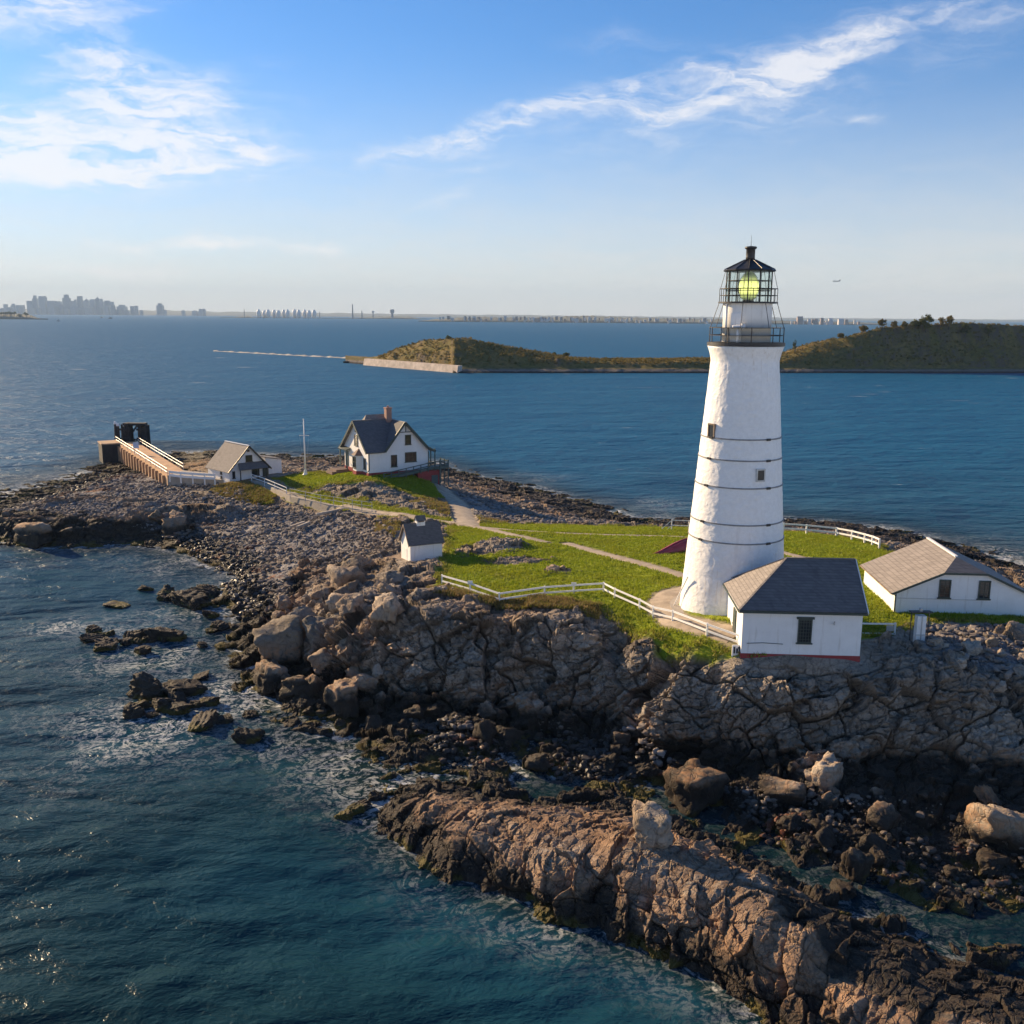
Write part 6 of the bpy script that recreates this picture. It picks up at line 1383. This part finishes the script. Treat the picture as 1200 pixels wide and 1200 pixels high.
# tiny houses and flats along the far shores
def small_house(px, py, D, w, h, mi, lab, grp, name='house', cat='house'):
    p = atd(px, py, D); o = MB().box((0, 0, h / 2 - 3), (w, w * .7, h + 6)).add([(-w / 2, -w * .35, h), (w / 2, -w * .35, h), (w / 2, w * .35, h), (-w / 2, w * .35, h), (-w / 2, 0, h * 1.35), (w / 2, 0, h * 1.35)], [(0, 1, 5, 4), (2, 3, 4, 5), (1, 2, 5), (3, 0, 4)]).build(name, mi)
    o.location = (p[0], D, max(1, p[2])); tag(o, lab, cat, grp)
M_HW = mat_plain('pale_siding', (.62, .58, .54), .7, .1, .05); M_HR = mat_plain('warm_brick', (.36, .26, .21), .8, .1, .05)
for k in range(120):
    px = frng.uniform(505, 835) if k % 4 else frng.uniform(600, 700); small_house(px, 375.2 + (px - 600) * .0075 + frng.uniform(-2.2, 1.0), 4690, frng.uniform(5, 13), frng.uniform(4, 9), M_HW if frng.random() < .65 else M_HR, 'tiny pale house on the wooded far shore behind the left hill', 'houses on the far shore')
for k in range(26):
    px = frng.uniform(925, 1015); small_house(px, 378.8 + frng.uniform(-1.5, .6), 4690, frng.uniform(6, 14), frng.uniform(5, 11), M_HW if frng.random() < .6 else M_HR, 'tiny house on the far shore just right of the lighthouse gallery', 'houses right of the lighthouse')
for k, (px, w, h, m_) in enumerate(((937, 26, 24, M_HR), (948, 14, 15, M_HW), (956, 16, 16, M_HR), (963, 14, 19, M_HR), (973, 18, 18, M_HW), (985, 24, 16, M_HW))):
    small_house(px, 379, 4685, w, h, m_, ('pinkish apartment block tallest of those right of the lighthouse', 'low pale block right of the pinkish apartment block', 'brick block third of the flats right of the lighthouse', 'narrow brick block beside the third block of flats', 'pale block fifth of the flats right of the lighthouse', 'wide pale block last of the flats before the hill')[k], None, 'apartment_block', 'building')
for px, py, w, h, lab in ((684, 370.5, 9, 22, 'small dark tower on the low far hill behind the left hill'), (545, 371, 14, 9, 'flat dark building on the far ridge left of the small tower'), (556, 371, 9, 11, 'second flat dark building on the far ridge'), (630, 373.5, 22, 14, 'wide brownish hall on the far shore waterline')):
    p = atd(px, py, 4750); o = MB().box((0, 0, 0), (w, w * .7, h * 2)).box((0, 0, h + 1), (w * .6, w * .4, 3)).build('far_building', TM[1] if h != 14 else M_HR); o.location = (p[0], 4750, p[2] - h); tag(o, lab, 'building')
# trees of the little island at the left
for k in range(15):
    px = frng.uniform(-8, 26) if k else 29.5; D = 4240; z0 = 18 if px < 20 else 9; p = atd(px, 366, D); o = empty('tree', (p[0], D, z0)); w = 16 if k else 24; h = frng.uniform(10, 15) if k else 22
    tag(o, 'round tree standing apart at the right end of the small dark island' if k == 0 else 'tree in the dark wood covering the small island', 'tree', None if k == 0 else 'trees on the small island')
    MB().tube((0, 0, -3), (0, 0, h * .6), .8, .4, 6).build('trunk', M_BARK, o); n = 14; d = lrng.normal(size=(n, 3)); d /= np.linalg.norm(d, axis=1)[:, None]
    leaf_cloud(d * (lrng.random(n) ** .4)[:, None] * np.array((w * .4, w * .4, h * .32)) + np.array((0, 0, h * .6)), np.full(n, w * .2), 26, w * .07, 'crown', M_LEAF, o)
# aeroplane low over the water
def plane():
    p = atd(980, 329.5, 4200); o = empty('aeroplane', tuple(p), R(8)); tag(o, 'small distant aeroplane in the sky right of the lantern', 'aeroplane')
    MB().lathe([(0, -17), (1.2, -16), (2, -12), (2, 6), (1.2, 13), (.3, 18)], n=12).build('fuselage', TM[0], o, smooth=True).matrix_local = Matrix.Rotation(R(90), 4, 'Y') @ Matrix.Rotation(0, 4, 'Z')
    MB().prism(((-3, 2, -.6), (2.5, 2, -.6), (6, 16, .8), (4, 16, .8)), .4).build('wing', TM[0], o); MB().prism(((2.5, -2, -.6), (-3, -2, -.6), (4, -16, .8), (6, -16, .8)), .4).build('wing', TM[0], o)
    MB().prism(((11, .15, 1), (17, .15, 1), (18.5, .15, 7), (15.5, .15, 7)), .3).build('tail_fin', TM[1], o); MB().prism(((13, -6, 1.4), (16, -6, 1.4), (16.5, 6, 1.4), (13, 6, 1.4)), .3).build('tailplane', TM[0], o)
plane()
# boats under the skyline
for px, py, w, lab, m_ in ((119, 372.5, 22, 'tiny white boat on the water below the city skyline', M_HW), (129, 373.3, 24, 'tiny dark boat right of the tiny white boat', TM[1]), (68, 376.5, 12, 'tiny white sailing speck nearer than the other boats', M_HW)):
    b_ = at(px, py, .5); o = empty('boat', tuple(b_)); tag(o, lab, 'boat'); s = w
    MB().add([(-s / 2, 0, 2.5), (-s * .35, -s * .12, 2.2), (s / 2, -s * .1, 2.2), (s / 2, s * .1, 2.2), (-s * .35, s * .12, 2.2), (-s * .4, 0, -1), (s / 2, 0, -1)], [(0, 1, 5), (1, 2, 6, 5), (2, 3, 6), (3, 4, 5, 6), (4, 0, 5), (0, 4, 3, 2, 1)]).build('hull', m_, o)
    MB().box((s * .1, 0, 4.4), (s * .4, s * .14, 5)).build('cabin', m_, o)

# ------------------------------------------------------------------ the air over the sea
def haze():
    m = bpy.data.materials.new('sea_air'); m.use_nodes = True; T = NT(m.node_tree); out = T.n('ShaderNodeOutputMaterial')
    v = T.n('ShaderNodeVolumePrincipled', {'Color': (.54, .75, 1, 1), 'Density': 5.2e-5, 'Anisotropy': .0}); T.t.links.new(v.outputs[0], out.inputs['Volume'])
    o = MB().box((0, 8000, 200), (40000, 17200, 444)).build('haze', m); tag(o, kind='stuff')
haze()
